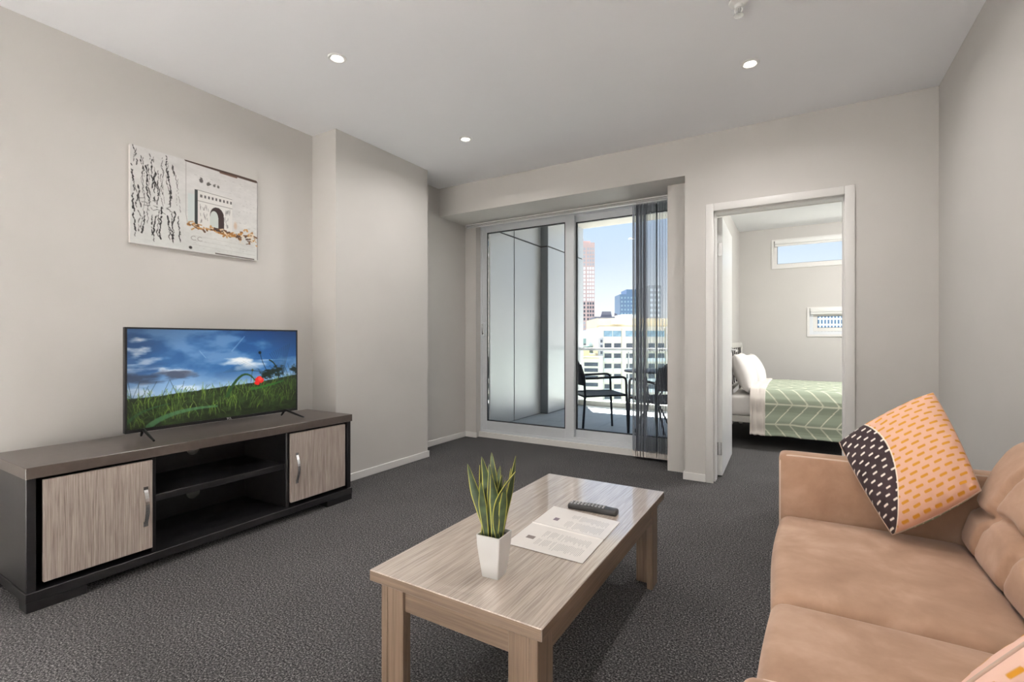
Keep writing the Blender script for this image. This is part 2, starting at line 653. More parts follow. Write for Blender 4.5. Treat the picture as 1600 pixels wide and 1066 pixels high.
# baseboards
def base(name, segs, h=0.058):
    bm = NB()
    for lo, hi in segs:
        box(bm, (*lo, 0), (*hi, h), 0.003, 1)
    return struct(obj(name, bm, M_trim))


t = 0.013
base('baseboard_left', [((XL, YF + t), (XL + t, YP0)), ((XL, YP1 + t), (XL + t, 4.345))])
base('baseboard_pier', [((XL + t, YP0 - t), (XP, YP0)), ((XP, YP0 - t), (XP + t, YP1 + t)), ((XL + t, YP1), (XP, YP1 + t))])
base('baseboard_recess', [((XL + t, 4.345 - t), (-3.06 + t, 4.345)), ((-0.93 - t, 4.32 - t), (-0.757, 4.32)), ((-0.757 - t, YB + 0.0), (-0.757, 4.32 - t))])
base('baseboard_back', [((-0.757 - t, YB - t), (DX0 - 0.052, YB)), ((DX1 + 0.052, YB - t), (XR - t, YB))])
base('baseboard_right', [((XR - t, YF + t), (XR, YB))])
base('baseboard_bedroom', [((XBL, YN), (XBL + t, YBB)), ((XBL + t, YBB - t), (XBR, YBB))])


# doorway trim
bm = NB()
for yy0, yy1 in ((YB - 0.016, YB), (YN, YN + 0.016)):
    box(bm, (DX0 - 0.05, yy0, 0), (DX0 + 0.006, yy1, DZ + 0.05), 0.004, 2)
    box(bm, (DX1 - 0.006, yy0, 0), (DX1 + 0.05, yy1, DZ + 0.05), 0.004, 2)
    box(bm, (DX0 + 0.006, yy0, DZ - 0.006), (DX1 - 0.006, yy1, DZ + 0.05), 0.004, 2)
struct(obj('trim_1', bm, M_trim, smooth=True, angle=35), 'white painted architrave around the bedroom doorway')
bm = NB()
box(bm, (DX0 - 0.02, YB, 0), (DX0, YN, DZ))
box(bm, (DX1, YB, 0), (DX1 + 0.02, YN, DZ))
box(bm, (DX0 - 0.02, YB, DZ), (DX1 + 0.02, YN, DZ + 0.02))
box(bm, (DX0, YB + 0.04, 0), (DX0 + 0.012, YB + 0.13, DZ), 0.002, 1)
box(bm, (DX1 - 0.012, YB + 0.04, 0), (DX1, YB + 0.13, DZ), 0.002, 1)
box(bm, (DX0, YB + 0.04, DZ - 0.012), (DX1, YB + 0.13, DZ), 0.002, 1)
struct(obj('trim_2', bm, M_trim), 'white door jamb with stop')

# bedroom door, opened into the bedroom
d2 = struct(empty('door_2', (DX0 + 0.004, YN + 0.022, 0.0), math.radians(1.5)), 'white flush door standing open')
bx('door_leaf', (0.0, 0.0, 0.012), (0.037, 0.82, DZ - 0.01), M_doorpaint, d2, 0.0015, 1)
for hz in (0.222, 1.79):
    bm = NB()
    tube(bm, [(0.0, -0.008, hz - 0.05), (0.0, -0.008, hz + 0.05)], 0.007, 10)
    box(bm, (0.002, -0.003, hz - 0.05), (0.034, -0.0005, hz + 0.05))
    obj('hinge', bm, M_chrome, d2)
bm = NB()
lathe(bm, [(0.0, 0.0), (0.026, 0.0), (0.026, 0.008), (0.010, 0.010), (0.010, 0.045)], 20)
bmesh.ops.rotate(bm, verts=bm.verts, cent=(0, 0, 0), matrix=Matrix.Rotation(PI / 2, 3, 'Y'))
bmesh.ops.translate(bm, verts=bm.verts, vec=(0.037, 0.755, 0.985))
tube(bm, arc((0.075, 0.755, 0.985), (0.088, 0.755, 0.985), (0.088, 0.74, 0.985), 4) + [Vector((0.088, 0.64, 0.982))], 0.009, 10)
obj('door_handle', bm, M_chrome, d2, True, 40)

# ------------------------------------------------------------------ sliding door
d1 = struct(empty('door_1', (-2.0, YS, 0)), 'aluminium framed sliding glass door to the balcony')


def dpart(name, boxes, mat, parent=d1, bev=0.0):
    bm = NB()
    for lo, hi in boxes:
        box(bm, (lo[0] + 2.0, lo[1] - YS, lo[2]), (hi[0] + 2.0, hi[1] - YS, hi[2]), bev, 1)
    return obj(name, bm, mat, parent)


dpart('sill_board', [((-3.06, YS - 0.03, 0), (-0.93, YS + 0.1, 0.055))], M_trim)
dpart('outer_frame', [((-3.06, YS, 0.055), (-3.035, YS + 0.11, ZB)), ((-0.955, YS, 0.055), (-0.93, YS + 0.11, ZB)),
                      ((-3.035, YS, ZB - 0.022), (-0.955, YS + 0.11, ZB)), ((-3.035, YS, 0.055), (-0.955, YS + 0.11, 0.08))], M_alu, bev=0.002)


def sash(x0, x1, yf, z0, z1, sl, sr, rb, rtp, name):
    dpart(name, [((x0, yf, z0), (x0 + sl, yf + 0.035, z1)), ((x1 - sr, yf, z0), (x1, yf + 0.035, z1)),
                 ((x0 + sl, yf, z0), (x1 - sr, yf + 0.035, z0 + rb)), ((x0 + sl, yf, z1 - rtp), (x1 - sr, yf + 0.035, z1))], M_alu, bev=0.002)
    gx0, gx1, gz0, gz1 = x0 + sl, x1 - sr, z0 + rb, z1 - rtp
    g = 0.010
    dpart('gasket', [((gx0, yf + 0.004, gz0), (gx0 + g, yf + 0.03, gz1)), ((gx1 - g, yf + 0.004, gz0), (gx1, yf + 0.03, gz1)),
                     ((gx0 + g, yf + 0.004, gz0), (gx1 - g, yf + 0.03, gz0 + g)), ((gx0 + g, yf + 0.004, gz1 - g), (gx1 - g, yf + 0.03, gz1))], M_gasket)
    dpart('glass_pane', [((gx0 + g, yf + 0.014, gz0 + g), (gx1 - g, yf + 0.020, gz1 - g))], M_glass)


sash(-3.035, -1.93, YS + 0.005, 0.08, 2.33, 0.060, 0.095, 0.10, 0.062, 'sliding_panel')
sash(-2.00, -0.955, YS + 0.055, 0.08, 2.33, 0.070, 0.060, 0.095, 0.065, 'fixed_panel')
dpart('panel_track', [((-1.93, YS + 0.005, 0.08), (-0.955, YS + 0.02, 0.105))], M_alu)
bm = NB()
rounded_box(bm, (-3.032 + 2, -0.020, 1.115), (-2.995 + 2, 0.008, 1.275), 0.01, (1, 1, 3))
lk = obj('lock_handle', bm, M_alu, d1, True, 40)
bm = NB()
tube(bm, arc((-1.02, -0.02, 1.25), (-1.005, -0.045, 1.19), (-1.02, -0.02, 1.135), 8), 0.006, 8)
obj('lock_lever', bm, M_chrome, lk, True)
bm = NB()
lathe(bm, [(0.0, 0), (0.008, 0), (0.008, 0.006), (0.0, 0.006)], 12)
bmesh.ops.rotate(bm, verts=bm.verts, cent=(0, 0, 0), matrix=Matrix.Rotation(PI / 2, 3, 'X'))
bmesh.ops.translate(bm, verts=bm.verts, vec=(-1.014, -0.019, 1.15))
obj('lock_cylinder', bm, M_gasket, lk)


# ------------------------------------------------------------------ bedroom windows
def bed_window(name, rc, label, sash_in=0.05, opener=False):
    x0, z0, x1, z1 = rc
    w = struct(empty(name, (x0, YBB, z0)), label)
    W_, H_ = x1 - x0, z1 - z0

    def fr(nm, a, th, y0, y1, mat, par):
        bm = NB()
        box(bm, (a, y0, a), (a + th, y1, H_ - a), 0.002, 1)
        box(bm, (W_ - a - th, y0, a), (W_ - a, y1, H_ - a), 0.002, 1)
        box(bm, (a + th, y0, a), (W_ - a - th, y1, a + th), 0.002, 1)
        box(bm, (a + th, y0, H_ - a - th), (W_ - a - th, y1, H_ - a), 0.002, 1)
        return obj(nm, bm, mat, par)
    fr('architrave', -0.03, 0.03, -0.012, 0.0, M_trim, w)
    fr('window_frame', 0.0, 0.04, 0.03, 0.09, M_trim if not opener else M_alu, w)
    if opener:
        fr('opening_sash', 0.042, sash_in, 0.035, 0.08, M_trim, w)
        a = 0.042 + sash_in
    else:
        a = 0.04
    fr('gasket', a, 0.005, 0.045, 0.07, M_gasket, w)
    bx('glass_pane', (a + 0.005, 0.055, a + 0.005), (W_ - a - 0.005, 0.061, H_ - a - 0.005), M_glass, w)
    bm = NB()
    box(bm, (0.01, -0.03, H_ - 0.04), (W_ - 0.01, 0.02, H_ + 0.015), 0.006, 2)
    tube(bm, [(0.015, -0.008, H_ - 0.055), (W_ - 0.015, -0.008, H_ - 0.055)], 0.016, 12)
    obj('roller_blind', bm, M_white, w, True, 40)
    return w


bed_window('window_1', W1, 'high wide bedroom window under the ceiling')
bed_window('window_2', W2, 'small low bedroom window with opening sash', 0.05, True)

# ------------------------------------------------------------------ downlights
DL = [(-2.195, 1.786, 'recessed round downlight in the ceiling between the television and the coffee table'),
      (-2.225, 3.019, 'recessed round downlight in the ceiling beside the wall pier'),
      (-0.236, 3.018, 'recessed round downlight in the ceiling in front of the bedroom doorway'),
      (-0.236, 1.786, 'recessed round downlight in the ceiling over the sofa seat'),
      (-2.20, -1.35, 'added fill downlight, unseen, over the left of the rear floor'),  # from here on: unseen lamps added as fill via the rear floor
      (-0.30, -1.35, 'added fill downlight, unseen, over the right of the rear floor'),
      (-1.25, -1.95, 'added fill downlight, unseen, over the middle of the rear floor'),
      (-2.20, -2.50, 'added fill downlight, unseen, at the left of the rear wall'),
      (-0.30, -2.50, 'added fill downlight, unseen, at the right of the rear wall')]


def downlight(x, y, label, watts, spread=180, group='recessed ceiling downlights', z=ZC):
    o = tag(empty('downlight', (x, y, z)), label, 'light', group)
    bm = NB()
    lathe(bm, [(0.034, -0.001), (0.036, -0.006), (0.046, -0.006), (0.050, 0.0)], 28, cap=False)
    lathe(bm, [(0.030, -0.0005), (0.034, -0.001)], 28, cap=False)
    obj('trim_ring', bm, M_white, o, True, 40)
    bm = NB()
    lathe(bm, [(0.0005, -0.004), (0.022, -0.004), (0.030, -0.001)], 24, cap=False)
    obj('lamp_face', bm, M_bulb, o, True)
    ld = bpy.data.lights.new('downlight_lamp', 'AREA')
    ld.shape = 'DISK'
    ld.size = 0.09
    ld.energy = watts
    ld.spread = math.radians(spread)
    ld.color = LAMP_COL
    lo = bpy.data.objects.new('downlight_lamp', ld)
    lo.location = (0, 0, -0.02)
    link(lo, o)
    return o


for i, (x, y, lb) in enumerate(DL):
    downlight(x, y, lb, *((LAMP_W, 160) if i < 4 else (LAMP_K, 78)))
# unseen dome light, added to brighten the bedroom
oy = tag(empty('added_dome_light', (1.35, 5.75, ZC)), 'unseen round dome lamp added on the bedroom ceiling as fill', 'light')
obj('base_plate', lathe(NB(), [(0.0, 0.0), (0.20, 0.0), (0.20, -0.02), (0.17, -0.022)], 32), M_white, oy, True, 40)
M_dome, _nt, _b = new_mat('dome_glow')
_b.inputs['Emission Color'].default_value = (*LAMP_COL, 1)
_b.inputs['Emission Strength'].default_value = LAMP_B * 5.0
obj('diffuser', lathe(NB(), [(0.17, -0.022), (0.165, -0.06), (0.14, -0.095), (0.08, -0.12), (0.005, -0.128)], 32, cap=False), M_dome, oy, True)

sp = tag(empty('sprinkler_head', (-0.239, 2.44, ZC)), 'white fire sprinkler head hanging from the ceiling', 'sprinkler')
bm = NB()
lathe(bm, [(0.0, 0.0), (0.042, 0.0), (0.040, -0.008), (0.018, -0.016), (0.016, -0.03)], 24)
obj('escutcheon', bm, M_white, sp, True, 40)
bm = NB()
for s in (-1, 1):
    tube(bm, arc((0.010 * s, 0, -0.028), (0.024 * s, 0, -0.045), (0.0, 0, -0.062), 6), 0.0035, 8)
obj('frame_arm', bm, M_white, sp, True)
bm = NB()
lathe(bm, [(0.0, -0.062), (0.022, -0.062), (0.022, -0.065), (0.0, -0.066)], 16)
obj('deflector', bm, M_chrome, sp, True, 40)
bm = NB()
tube(bm, [(0, 0, -0.03), (0, 0, -0.06)], 0.003, 8)
obj('glass_bulb', bm, M_chrome, sp)

# ================================================================== tv stand
XF = -2.600
sy0, sy1, sh = 0.636, 2.240, 0.574
XK = -3.075
st = tag(empty('tv_stand', (-2.84, 1.44, 0)), 'long black tv stand with two grey oak doors and open centre shelves', 'tv stand')


def spart(name, lo, hi, mat, bev=0.002, par=None):
    o = (-2.84, 1.44, 0)
    return bx(name, tuple(a - b for a, b in zip(lo, o)), tuple(a - b for a, b in zip(hi, o)), mat, par or st, bev, 1)


spart('top_panel', (XK, sy0, sh - 0.046), (XF, sy1, sh), M_blacktop)
spart('side_panel', (XK + 0.01, sy0 + 0.004, 0.078), (XF - 0.012, sy0 + 0.034, sh - 0.046), M_black)
spart('side_panel', (XK + 0.01, sy1 - 0.034, 0.078), (XF - 0.012, sy1 - 0.004, sh - 0.046), M_black)
spart('divider', (XK + 0.01, 1.072, 0.078), (XF - 0.022, 1.090, sh - 0.046), M_black)
spart('divider', (XK + 0.01, 1.764, 0.078), (XF - 0.022, 1.782, sh - 0.046), M_black)
spart('shelf', (XK + 0.012, 1.090, 0.308), (XF - 0.035, 1.764, 0.340), M_black)
spart('base_panel', (XK, sy0, 0.040), (XF, sy1, 0.078), M_black)
for y0_, y1_ in ((sy0 + 0.002, sy0 + 0.19), (sy1 - 0.20, sy1 - 0.002)):
    for x0_, x1_ in ((XF - 0.09, XF - 0.002), (XK + 0.002, XK + 0.09)):
        spart('foot', (x0_, y0_, 0.0), (x1_, y1_, 0.040), M_black)
# back panels with round cable holes
for z0_, z1_, zc_ in ((0.078, 0.308, 0.187), (0.340, sh - 0.046, 0.445)):
    yc, r_ = 1.462, 0.040
    arc_ = [PI * (-0.5 + k / 14) for k in range(15)]
    bm = NB()
    for sd in (-1, 1):
        ye = 1.764 if sd > 0 else 1.090
        poly = [(yc, z0_), (ye, z0_), (ye, z1_), (yc, z1_)] + [(yc + sd * r_ * math.cos(a), zc_ + r_ * math.sin(a)) for a in arc_[::-1]]
        prism(bm, poly, 'x', XK + 0.012, XK + 0.022)
    bmesh.ops.translate(bm, verts=bm.verts, vec=(2.84, -1.44, 0))
    obj('back_panel', bm, M_black, st)
spart('back_panel', (XK + 0.012, sy0 + 0.034, 0.078), (XK + 0.022, 1.072, sh - 0.046), M_black)
spart('back_panel', (XK + 0.012, 1.782, 0.078), (XK + 0.022, sy1 - 0.034, sh - 0.046), M_black)
for y0_, y1_, hy in ((0.690, 1.069, 1.040), (1.785, 2.184, 1.822)):
    dr = spart('cabinet_door', (XF - 0.022, y0_, 0.104), (XF - 0.004, y1_, 0.516), M_door_oak)
    bm = NB()
    x_ = XF - 0.004 + 2.84
    pts = arc((x_, hy - 1.44, 0.385), (x_ + 0.042, hy - 1.44, 0.305), (x_, hy - 1.44, 0.225), 12)
    A, B = [], []
    for p in pts:
        q = [bm.verts.new((p.x + dx, p.y + dy, p.z)) for dx, dy in ((0, -0.008), (0.004, -0.008), (0.004, 0.008), (0, 0.008))]
        A.append(q)
    for a_, b_ in zip(A, A[1:]):
        for k in range(4):
            bm.faces.new((a_[k], a_[(k + 1) % 4], b_[(k + 1) % 4], b_[k]))
    bm.faces.new(A[0])
    bm.faces.new(A[-1])
    for hz in (0.385, 0.225):
        box(bm, (x_, hy - 1.44 - 0.009, hz - 0.012), (x_ + 0.005, hy - 1.44 + 0.009, hz + 0.012))
    obj('handle', bm, M_chrome, dr)

# ================================================================== television
tv = tag(empty('television', (-2.90, 1.552, sh)), 'flat screen television showing a poppy in a green field', 'television')
tw, tz0, tz1 = 0.964, 0.032, 0.570
bm = NB()
box(bm, (-0.028, -tw / 2, tz0), (-0.003, tw / 2, tz1), 0.003, 2)
box(bm, (-0.060, -0.36, tz0 + 0.02), (-0.026, 0.36, tz0 + 0.33), 0.012, 2)
obj('housing', bm, M_tvblack, tv, True, 40)
bm = NB()
bz = 0.009
for lo, hi in (((-0.003, -tw / 2, tz0), (0.001, tw / 2, tz0 + 0.017)), ((-0.003, -tw / 2, tz1 - bz), (0.001, tw / 2, tz1)),
               ((-0.003, -tw / 2, tz0 + 0.017), (0.001, -tw / 2 + bz, tz1 - bz)), ((-0.003, tw / 2 - bz, tz0 + 0.017), (0.001, tw / 2, tz1 - bz))):
    box(bm, lo, hi)
obj('bezel', bm, M_tvblack, tv)
c = Canvas(420, 236, (30, 80, 140))
h_, w_ = c.h, c.w
X, Y = c.X, c.Y
top = np.array([10, 58, 112.])
mid = np.array([52, 104, 158.])
hzn = np.array([172, 195, 212.])
tt = np.clip(Y / 0.66, 0, 1)[..., None]
sky = top * (1 - tt) + mid * tt
sky = sky * (1 - np.clip((Y - 0.42) / 0.26, 0, 1)[..., None] ** 1.3) + hzn * np.clip((Y - 0.42) / 0.26, 0, 1)[..., None] ** 1.3
lt = np.clip(1 - X * 1.25, 0, 1)[..., None]
sky = sky * (1 - 0.35 * lt) + np.array([90, 110, 140.]) * 0.35 * lt
c.a = sky
wisp = vnoise(h_, w_, 5, 4, 5)
wisp2 = vnoise(h_, w_, 10, 3, 4)
c.blend(np.clip((wisp - 0.50) * 3.0, 0, 0.5), (128, 160, 194))
c.blend(np.clip((wisp2 - 0.52) * 4.0, 0, 0.5) * (Y > 0.35), (196, 208, 218))
c.blend(np.clip((0.45 - wisp) * 3.0, 0, 0.4) * np.clip(1.2 - X, 0, 1), (38, 66, 108))
n1 = np.clip((vnoise(h_, w_, 20, 12, 5) - 0.5) * 1.9 + 0.5, -0.2, 1.2)
for cx_, cy_, rx, ry, col, al in ((0.06, 0.12, 0.06, 0.045, (215, 215, 220), 0.9), (0.04, 0.25, 0.055, 0.05, (200, 205, 212), 0.85),
                                  (0.09, 0.32, 0.05, 0.035, (190, 196, 206), 0.7), (0.07, 0.41, 0.09, 0.03, (196, 200, 208), 0.7),
                                  (0.22, 0.445, 0.10, 0.045, (205, 208, 214), 0.85), (0.13, 0.49, 0.16, 0.05, (52, 62, 82), 0.95), (0.25, 0.475, 0.08, 0.03, (70, 78, 96), 0.8),
                                  (0.62, 0.345, 0.065, 0.042, (225, 222, 215), 0.95), (0.56, 0.385, 0.07, 0.02, (200, 205, 210), 0.7), (0.68, 0.44, 0.09, 0.03, (205, 208, 212), 0.6), (0.30, 0.62, 0.10, 0.03, (225, 228, 230), 0.6), (0.05, 0.62, 0.09, 0.04, (220, 222, 225), 0.5)):
    c.blob(cx_, cy_, rx * 1.25, ry * 1.35, col, al * 0.92, 0.75, n1)
for p0_, p1_, w0_ in (((0.63, 0.07), (0.55, 0.24), 0.018), ((0.36, 0.23), (0.395, 0.31), 0.012)):
    c.line([p0_, p1_], w0_ * 0.7, (165, 190, 215), 0.32)
hl = 0.69 - 0.10 * np.clip((X - 0.1) / 0.9, 0, 1) - 0.03 * np.clip((X - 0.75) / 0.25, 0, 1) + 0.012 * (vnoise(h_, w_, 1, 60, 2) - 0.5)
field = np.clip((Y - hl) * 140, 0, 1)
g1 = vnoise(h_, w_, 46, 34, 3)
g2 = vnoise(h_, w_, 9, 9, 3)
base_c = np.array([36, 50, 22.]) * (0.45 + 0.9 * g1[..., None]) * (0.55 + 0.9 * g2[..., None])
c.a = c.a * (1 - field[..., None]) + base_c * field[..., None]
c.blend(np.clip(1 - np.abs(Y - hl - 0.02) / 0.025, 0, 1) * 0.6, (22, 30, 18))
r3 = random.Random(3)
for k in range(420):
    x_ = r3.random()
    y_ = 0.70 + 0.32 * r3.random() - 0.10 * x_
    L_ = 0.05 + 0.09 * r3.random()
    dx_ = (r3.random() - 0.45) * 0.07
    g = r3.random()
    col = (30 + 95 * g, 55 + 95 * g, 18 + 40 * g)
    pts = arc((x_, y_, 0), (x_ + dx_ * 0.3, y_ - L_ * 0.7, 0), (x_ + dx_, y_ - L_, 0), 3)
    if pts[-1].y > 0.60 - 0.06 * x_:
        c.line([(p.x, p.y) for p in pts], 0.005, col, 0.75)
for k in range(26):
    x_ = r3.choice([r3.uniform(0.02, 0.3), r3.uniform(0.7, 1.0), r3.uniform(0.85, 1.0)])
    c.line([(x_, 0.72 - 0.1 * x_), (x_ + r3.uniform(-0.06, 0.05), 0.60 - 0.12 * x_ - r3.random() * 0.07)], 0.0035, (24, 34, 22), 0.85)
for k in range(11):                       # barley awns
    a_ = k / 10
    c.line([(0.90, 0.55), (0.80 + 0.15 * a_, 0.28 - 0.12 * a_)], 0.003, (22, 32, 34), 0.8)
    c.line([(0.78 - 0.01 * k, 0.52 - 0.004 * k), (0.62 - 0.012 * k, 0.36 + 0.012 * k)], 0.0028, (24, 34, 28), 0.45)
c.line([(p.x, p.y) for p in arc((0.52, 0.76, 0), (0.62, 0.38, 0), (0.70, 0.60, 0), 10)], 0.035, (36, 66, 30), 0.95, 0.012)
c.line([(p.x, p.y) for p in arc((0.82, 0.60, 0), (0.75, 0.42, 0), (0.735, 0.27, 0), 8)], 0.006, (16, 26, 24), 1)
c.blob(0.733, 0.265, 0.012, 0.022, (14, 24, 26), 1, 0.3)
c.blob(0.683, 0.475, 0.008, 0.018, (60, 62, 30), 1, 0.3)
c.line([(0.683, 0.48), (0.672, 0.62)], 0.005, (36, 56, 26), 1)
c.line([(p.x, p.y) for p in arc((0.80, 0.36, 0), (0.86, 0.40, 0), (0.87, 0.62, 0), 8)], 0.016, (20, 38, 26), 0.95)
for cx_, cy_, rr in ((0.80, 0.52, 0.035), (0.86, 0.50, 0.04), (0.985, 0.50, 0.03), (0.76, 0.545, 0.03)):
    c.blob(cx_, cy_, rr * 1.3, rr * 1.8, (16, 28, 20), 0.95, 0.5, vnoise(h_, w_, 60, 45, 3) * 1.6 - 0.3)
for cx_, cy_, rr in ((0.728, 0.60, 0.028), (0.716, 0.635, 0.020), (0.742, 0.615, 0.020), (0.728, 0.580, 0.020)):
    c.blob(cx_, cy_, rr, rr * 1.6, (205, 32, 28), 1, 0.25, g1 * 0.7 + 0.15)
c.blob(0.735, 0.585, 0.018, 0.03, (240, 70, 55), 0.8, 0.5)
c.line([(p.x, p.y) for p in arc((0.68, 0.70, 0), (0.80, 0.68, 0), (0.90, 0.63, 0), 8)], 0.03, (40, 92, 34), 0.9, 0.012)
c.line([(p.x, p.y) for p in arc((0.10, 0.99, 0), (0.20, 0.84, 0), (0.46, 0.86, 0), 12)], 0.055, (70, 110, 70), 0.75, 0.02)
c.line([(p.x, p.y) for p in arc((0.0, 0.93, 0), (0.06, 0.80, 0), (0.2, 0.78, 0), 8)], 0.03, (46, 84, 52), 0.6, 0.01)
c.a *= (1 - 0.35 * np.clip((np.hypot(X - 0.5, Y - 0.45) - 0.35) / 0.4, 0, 1))[..., None]
ys = np.linspace(-tw / 2 + bz, tw / 2 - bz, c.w)
zs = np.linspace(tz1 - bz, tz0 + 0.017, c.h)
P = np.stack([np.full((c.h, c.w), -0.0012), np.tile(ys, (c.h, 1)), np.tile(zs[:, None], (1, c.w))], -1)
sheet('screen', P, c.a, M_screen, tv, False)
for s in (-1, 1):
    bm = NB()
    yf = 0.400 * s
    for xe, ye in ((0.155, 0.02), (-0.045, -0.005)):
        tube(bm, [(-0.014, yf, tz0 + 0.012), (xe * 0.6 - 0.005, yf + ye * s * 0.6, 0.020), (xe, yf + ye * s, 0.005)], [0.008, 0.007, 0.005], 8)
    obj('stand_foot', bm, M_tvblack, tv, True, 50)
fc = bpy.data.curves.new('logo', 'FONT')
fc.body = 'TCL'
fc.size = 0.016
fc.align_x = 'CENTER'
fc.extrude = 0.0003
fo = bpy.data.objects.new('logo_curve', fc)
C.objects.link(fo)
dg = bpy.context.evaluated_depsgraph_get()
lme = bpy.data.meshes.new_from_object(fo.evaluated_get(dg))
bpy.data.objects.remove(fo)
lme.materials.clear()
lme.materials.append(M_white)
lo_ = share('brand_logo', lme, tv, (0.0016, 0.03, tz0 + 0.0025), (PI / 2, 0, PI / 2))

# ================================================================== painting
pt = tag(empty('wall_painting', (XL, 1.565, 1.62)), 'unframed white canvas painting of a stone arch above the television', 'painting')
pw, ph = 0.735, 0.55
bx('canvas', (0.001, -pw / 2, 0), (0.021, pw / 2, ph), M_linen, pt, 0.002, 1)
c = Canvas(330, 250, (212, 210, 208))
h_, w_ = c.h, c.w
X, Y = c.X, c.Y
n0 = vnoise(h_, w_, 10, 8, 4)
n2 = vnoise(h_, w_, 60, 40, 3)
c.a *= (0.93 + 0.1 * n0 + 0.05 * (n2 - 0.5))[..., None]
c.blend(np.clip((Y - 0.3), 0, 1) * 0.18, (190, 215, 205))
r4 = random.Random(5)


def crack(x, y, L, wd, col=(18, 16, 16), al=0.95, lean=0.0):
    p = [(x, y)]
    n = int(L / 0.014)
    for k in range(n):
        x = x + r4.uniform(-0.006, 0.006) + lean * 0.014
        y += 0.014
        p.append((x, y))
    for a_, b_ in zip(p, p[1:]):
        if r4.random() < 0.84 and b_[1] < 0.985 and 0.01 < b_[0] < 0.345:
            c.line([a_, b_], wd * r4.uniform(0.4, 1.9), col, al)


for xx, yy, LL, ww in ((0.015, 0.0, 0.20, 0.007), (0.005, 0.2, 0.45, 0.011), (0.065, 0.08, 0.25, 0.009), (0.10, 0.16, 0.42, 0.013), (0.145, 0.1, 0.30, 0.012), (0.165, 0.22, 0.33, 0.012),
                       (0.02, 0.58, 0.36, 0.011), (0.09, 0.66, 0.25, 0.010), (0.145, 0.68, 0.22, 0.010), (0.185, 0.2, 0.27, 0.008), (0.24, 0.02, 0.20, 0.009), (0.255, 0.18, 0.28, 0.012),
                       (0.285, 0.10, 0.12, 0.012), (0.275, 0.38, 0.2, 0.012), (0.21, 0.58, 0.34, 0.012), (0.30, 0.60, 0.30, 0.012), (0.25, 0.66, 0.28, 0.011), (0.18, 0.66, 0.30, 0.009), (0.05, 0.4, 0.2, 0.013), (0.33, 0.64, 0.3, 0.008),
                       (0.125, 0.05, 0.08, 0.008), (0.215, 0.05, 0.55, 0.004), (0.31, 0.2, 0.4, 0.004), (0.075, 0.3, 0.5, 0.004)):
    crack(xx, yy, LL, ww * 0.72, lean=0.03)
    crack(xx + r4.uniform(-0.02, 0.03), yy + r4.uniform(0, 0.1), LL * 0.8, ww * 0.45, (40, 36, 34), 0.85, lean=0.04)
for k in range(26):                        # horizontal crazing
    x_, y_ = r4.uniform(0.06, 0.28), r4.uniform(0.5, 0.66)
    c.line([(x_, y_), (x_ + r4.uniform(-0.03, 0.04), y_ + r4.uniform(-0.02, 0.02))], 0.005, (40, 38, 36), 0.8)
c.line([(0.385, 0.02), (0.385, 0.60), (0.40, 0.72)], 0.004, (120, 115, 110), 0.8)
c.line([(0.385, 0.0), (0.70, 0.012), (0.98, 0.02)], 0.03, (58, 40, 30), 0.95)
c.line([(0.66, 0.03), (0.80, 0.035)], 0.02, (80, 48, 34), 0.8)
c.line([(0.993, 0.02), (0.993, 0.99)], 0.008, (70, 66, 60), 0.8)
c.line([(0.62, 0.985), (0.96, 0.99)], 0.012, (45, 35, 28), 0.85)
c.blob(0.42, 0.96, 0.016, 0.02, (30, 26, 24), 0.9, 0.4)
for x_, y_, r_ in ((0.505, 0.185, 0.026), (0.565, 0.20, 0.024), (0.61, 0.205, 0.02), (0.64, 0.21, 0.016)):
    c.blob(x_, y_, r_ * 0.8, r_ * 1.2, (70, 66, 62), 0.9, 0.4, n2)
for k in range(90):
    x_, y_ = r4.uniform(0.42, 0.97), r4.uniform(0.06, 0.97)
    if 0.26 < y_ < 0.74:
        x_ = r4.uniform(0.79, 0.97)
    c.line([(x_, y_), (x_ + r4.uniform(0.0, 0.02), y_ + r4.uniform(-0.006, 0.006))], 0.004, (150, 150, 146), 0.55)
# the arch
c.rect(0.40, 0.36, 0.455, 0.68, (196, 206, 204), 0.8)
c.rect(0.47, 0.30, 0.76, 0.70, (218, 216, 212), 0.95)
c.rect(0.452, 0.30, 0.476, 0.69, (28, 34, 34), 0.95)
c.line([(0.47, 0.30), (0.76, 0.315)], 0.006, (110, 106, 104), 0.9)
c.line([(0.475, 0.42), (0.76, 0.425)], 0.006, (105, 100, 98), 0.9)
for k in range(9):
    x_ = 0.495 + 0.031 * k
    c.rect(x_, 0.345, x_ + 0.016, 0.375, (66, 62, 62), 0.85)
for x0_, x1_ in ((0.487, 0.56), (0.69, 0.745)):
    for k in range(22):
        x_ = r4.uniform(x0_, x1_)
        y_ = r4.choice([r4.uniform(0.44, 0.50), r4.uniform(0.54, 0.64)])
        c.line([(x_, y_), (x_ + r4.uniform(-0.006, 0.006), y_ + 0.03)], 0.005, (96, 92, 92), 0.7)
d_arch = np.hypot((X - 0.632) / 0.058, np.minimum(0, Y - 0.55) / 0.10)
c.blend(((np.abs(X - 0.632) < 0.058) & (Y > 0.55) & (Y < 0.73)) | ((d_arch < 1) & (Y <= 0.55)), (50, 36, 34))
d_arch = np.hypot((X - 0.608) / 0.034, np.minimum(0, Y - 0.58) / 0.08)
c.blend((((np.abs(X - 0.608) < 0.034) & (Y > 0.58) & (Y < 0.69)) | ((d_arch < 1) & (Y <= 0.58))) * 0.95, (206, 214, 208))
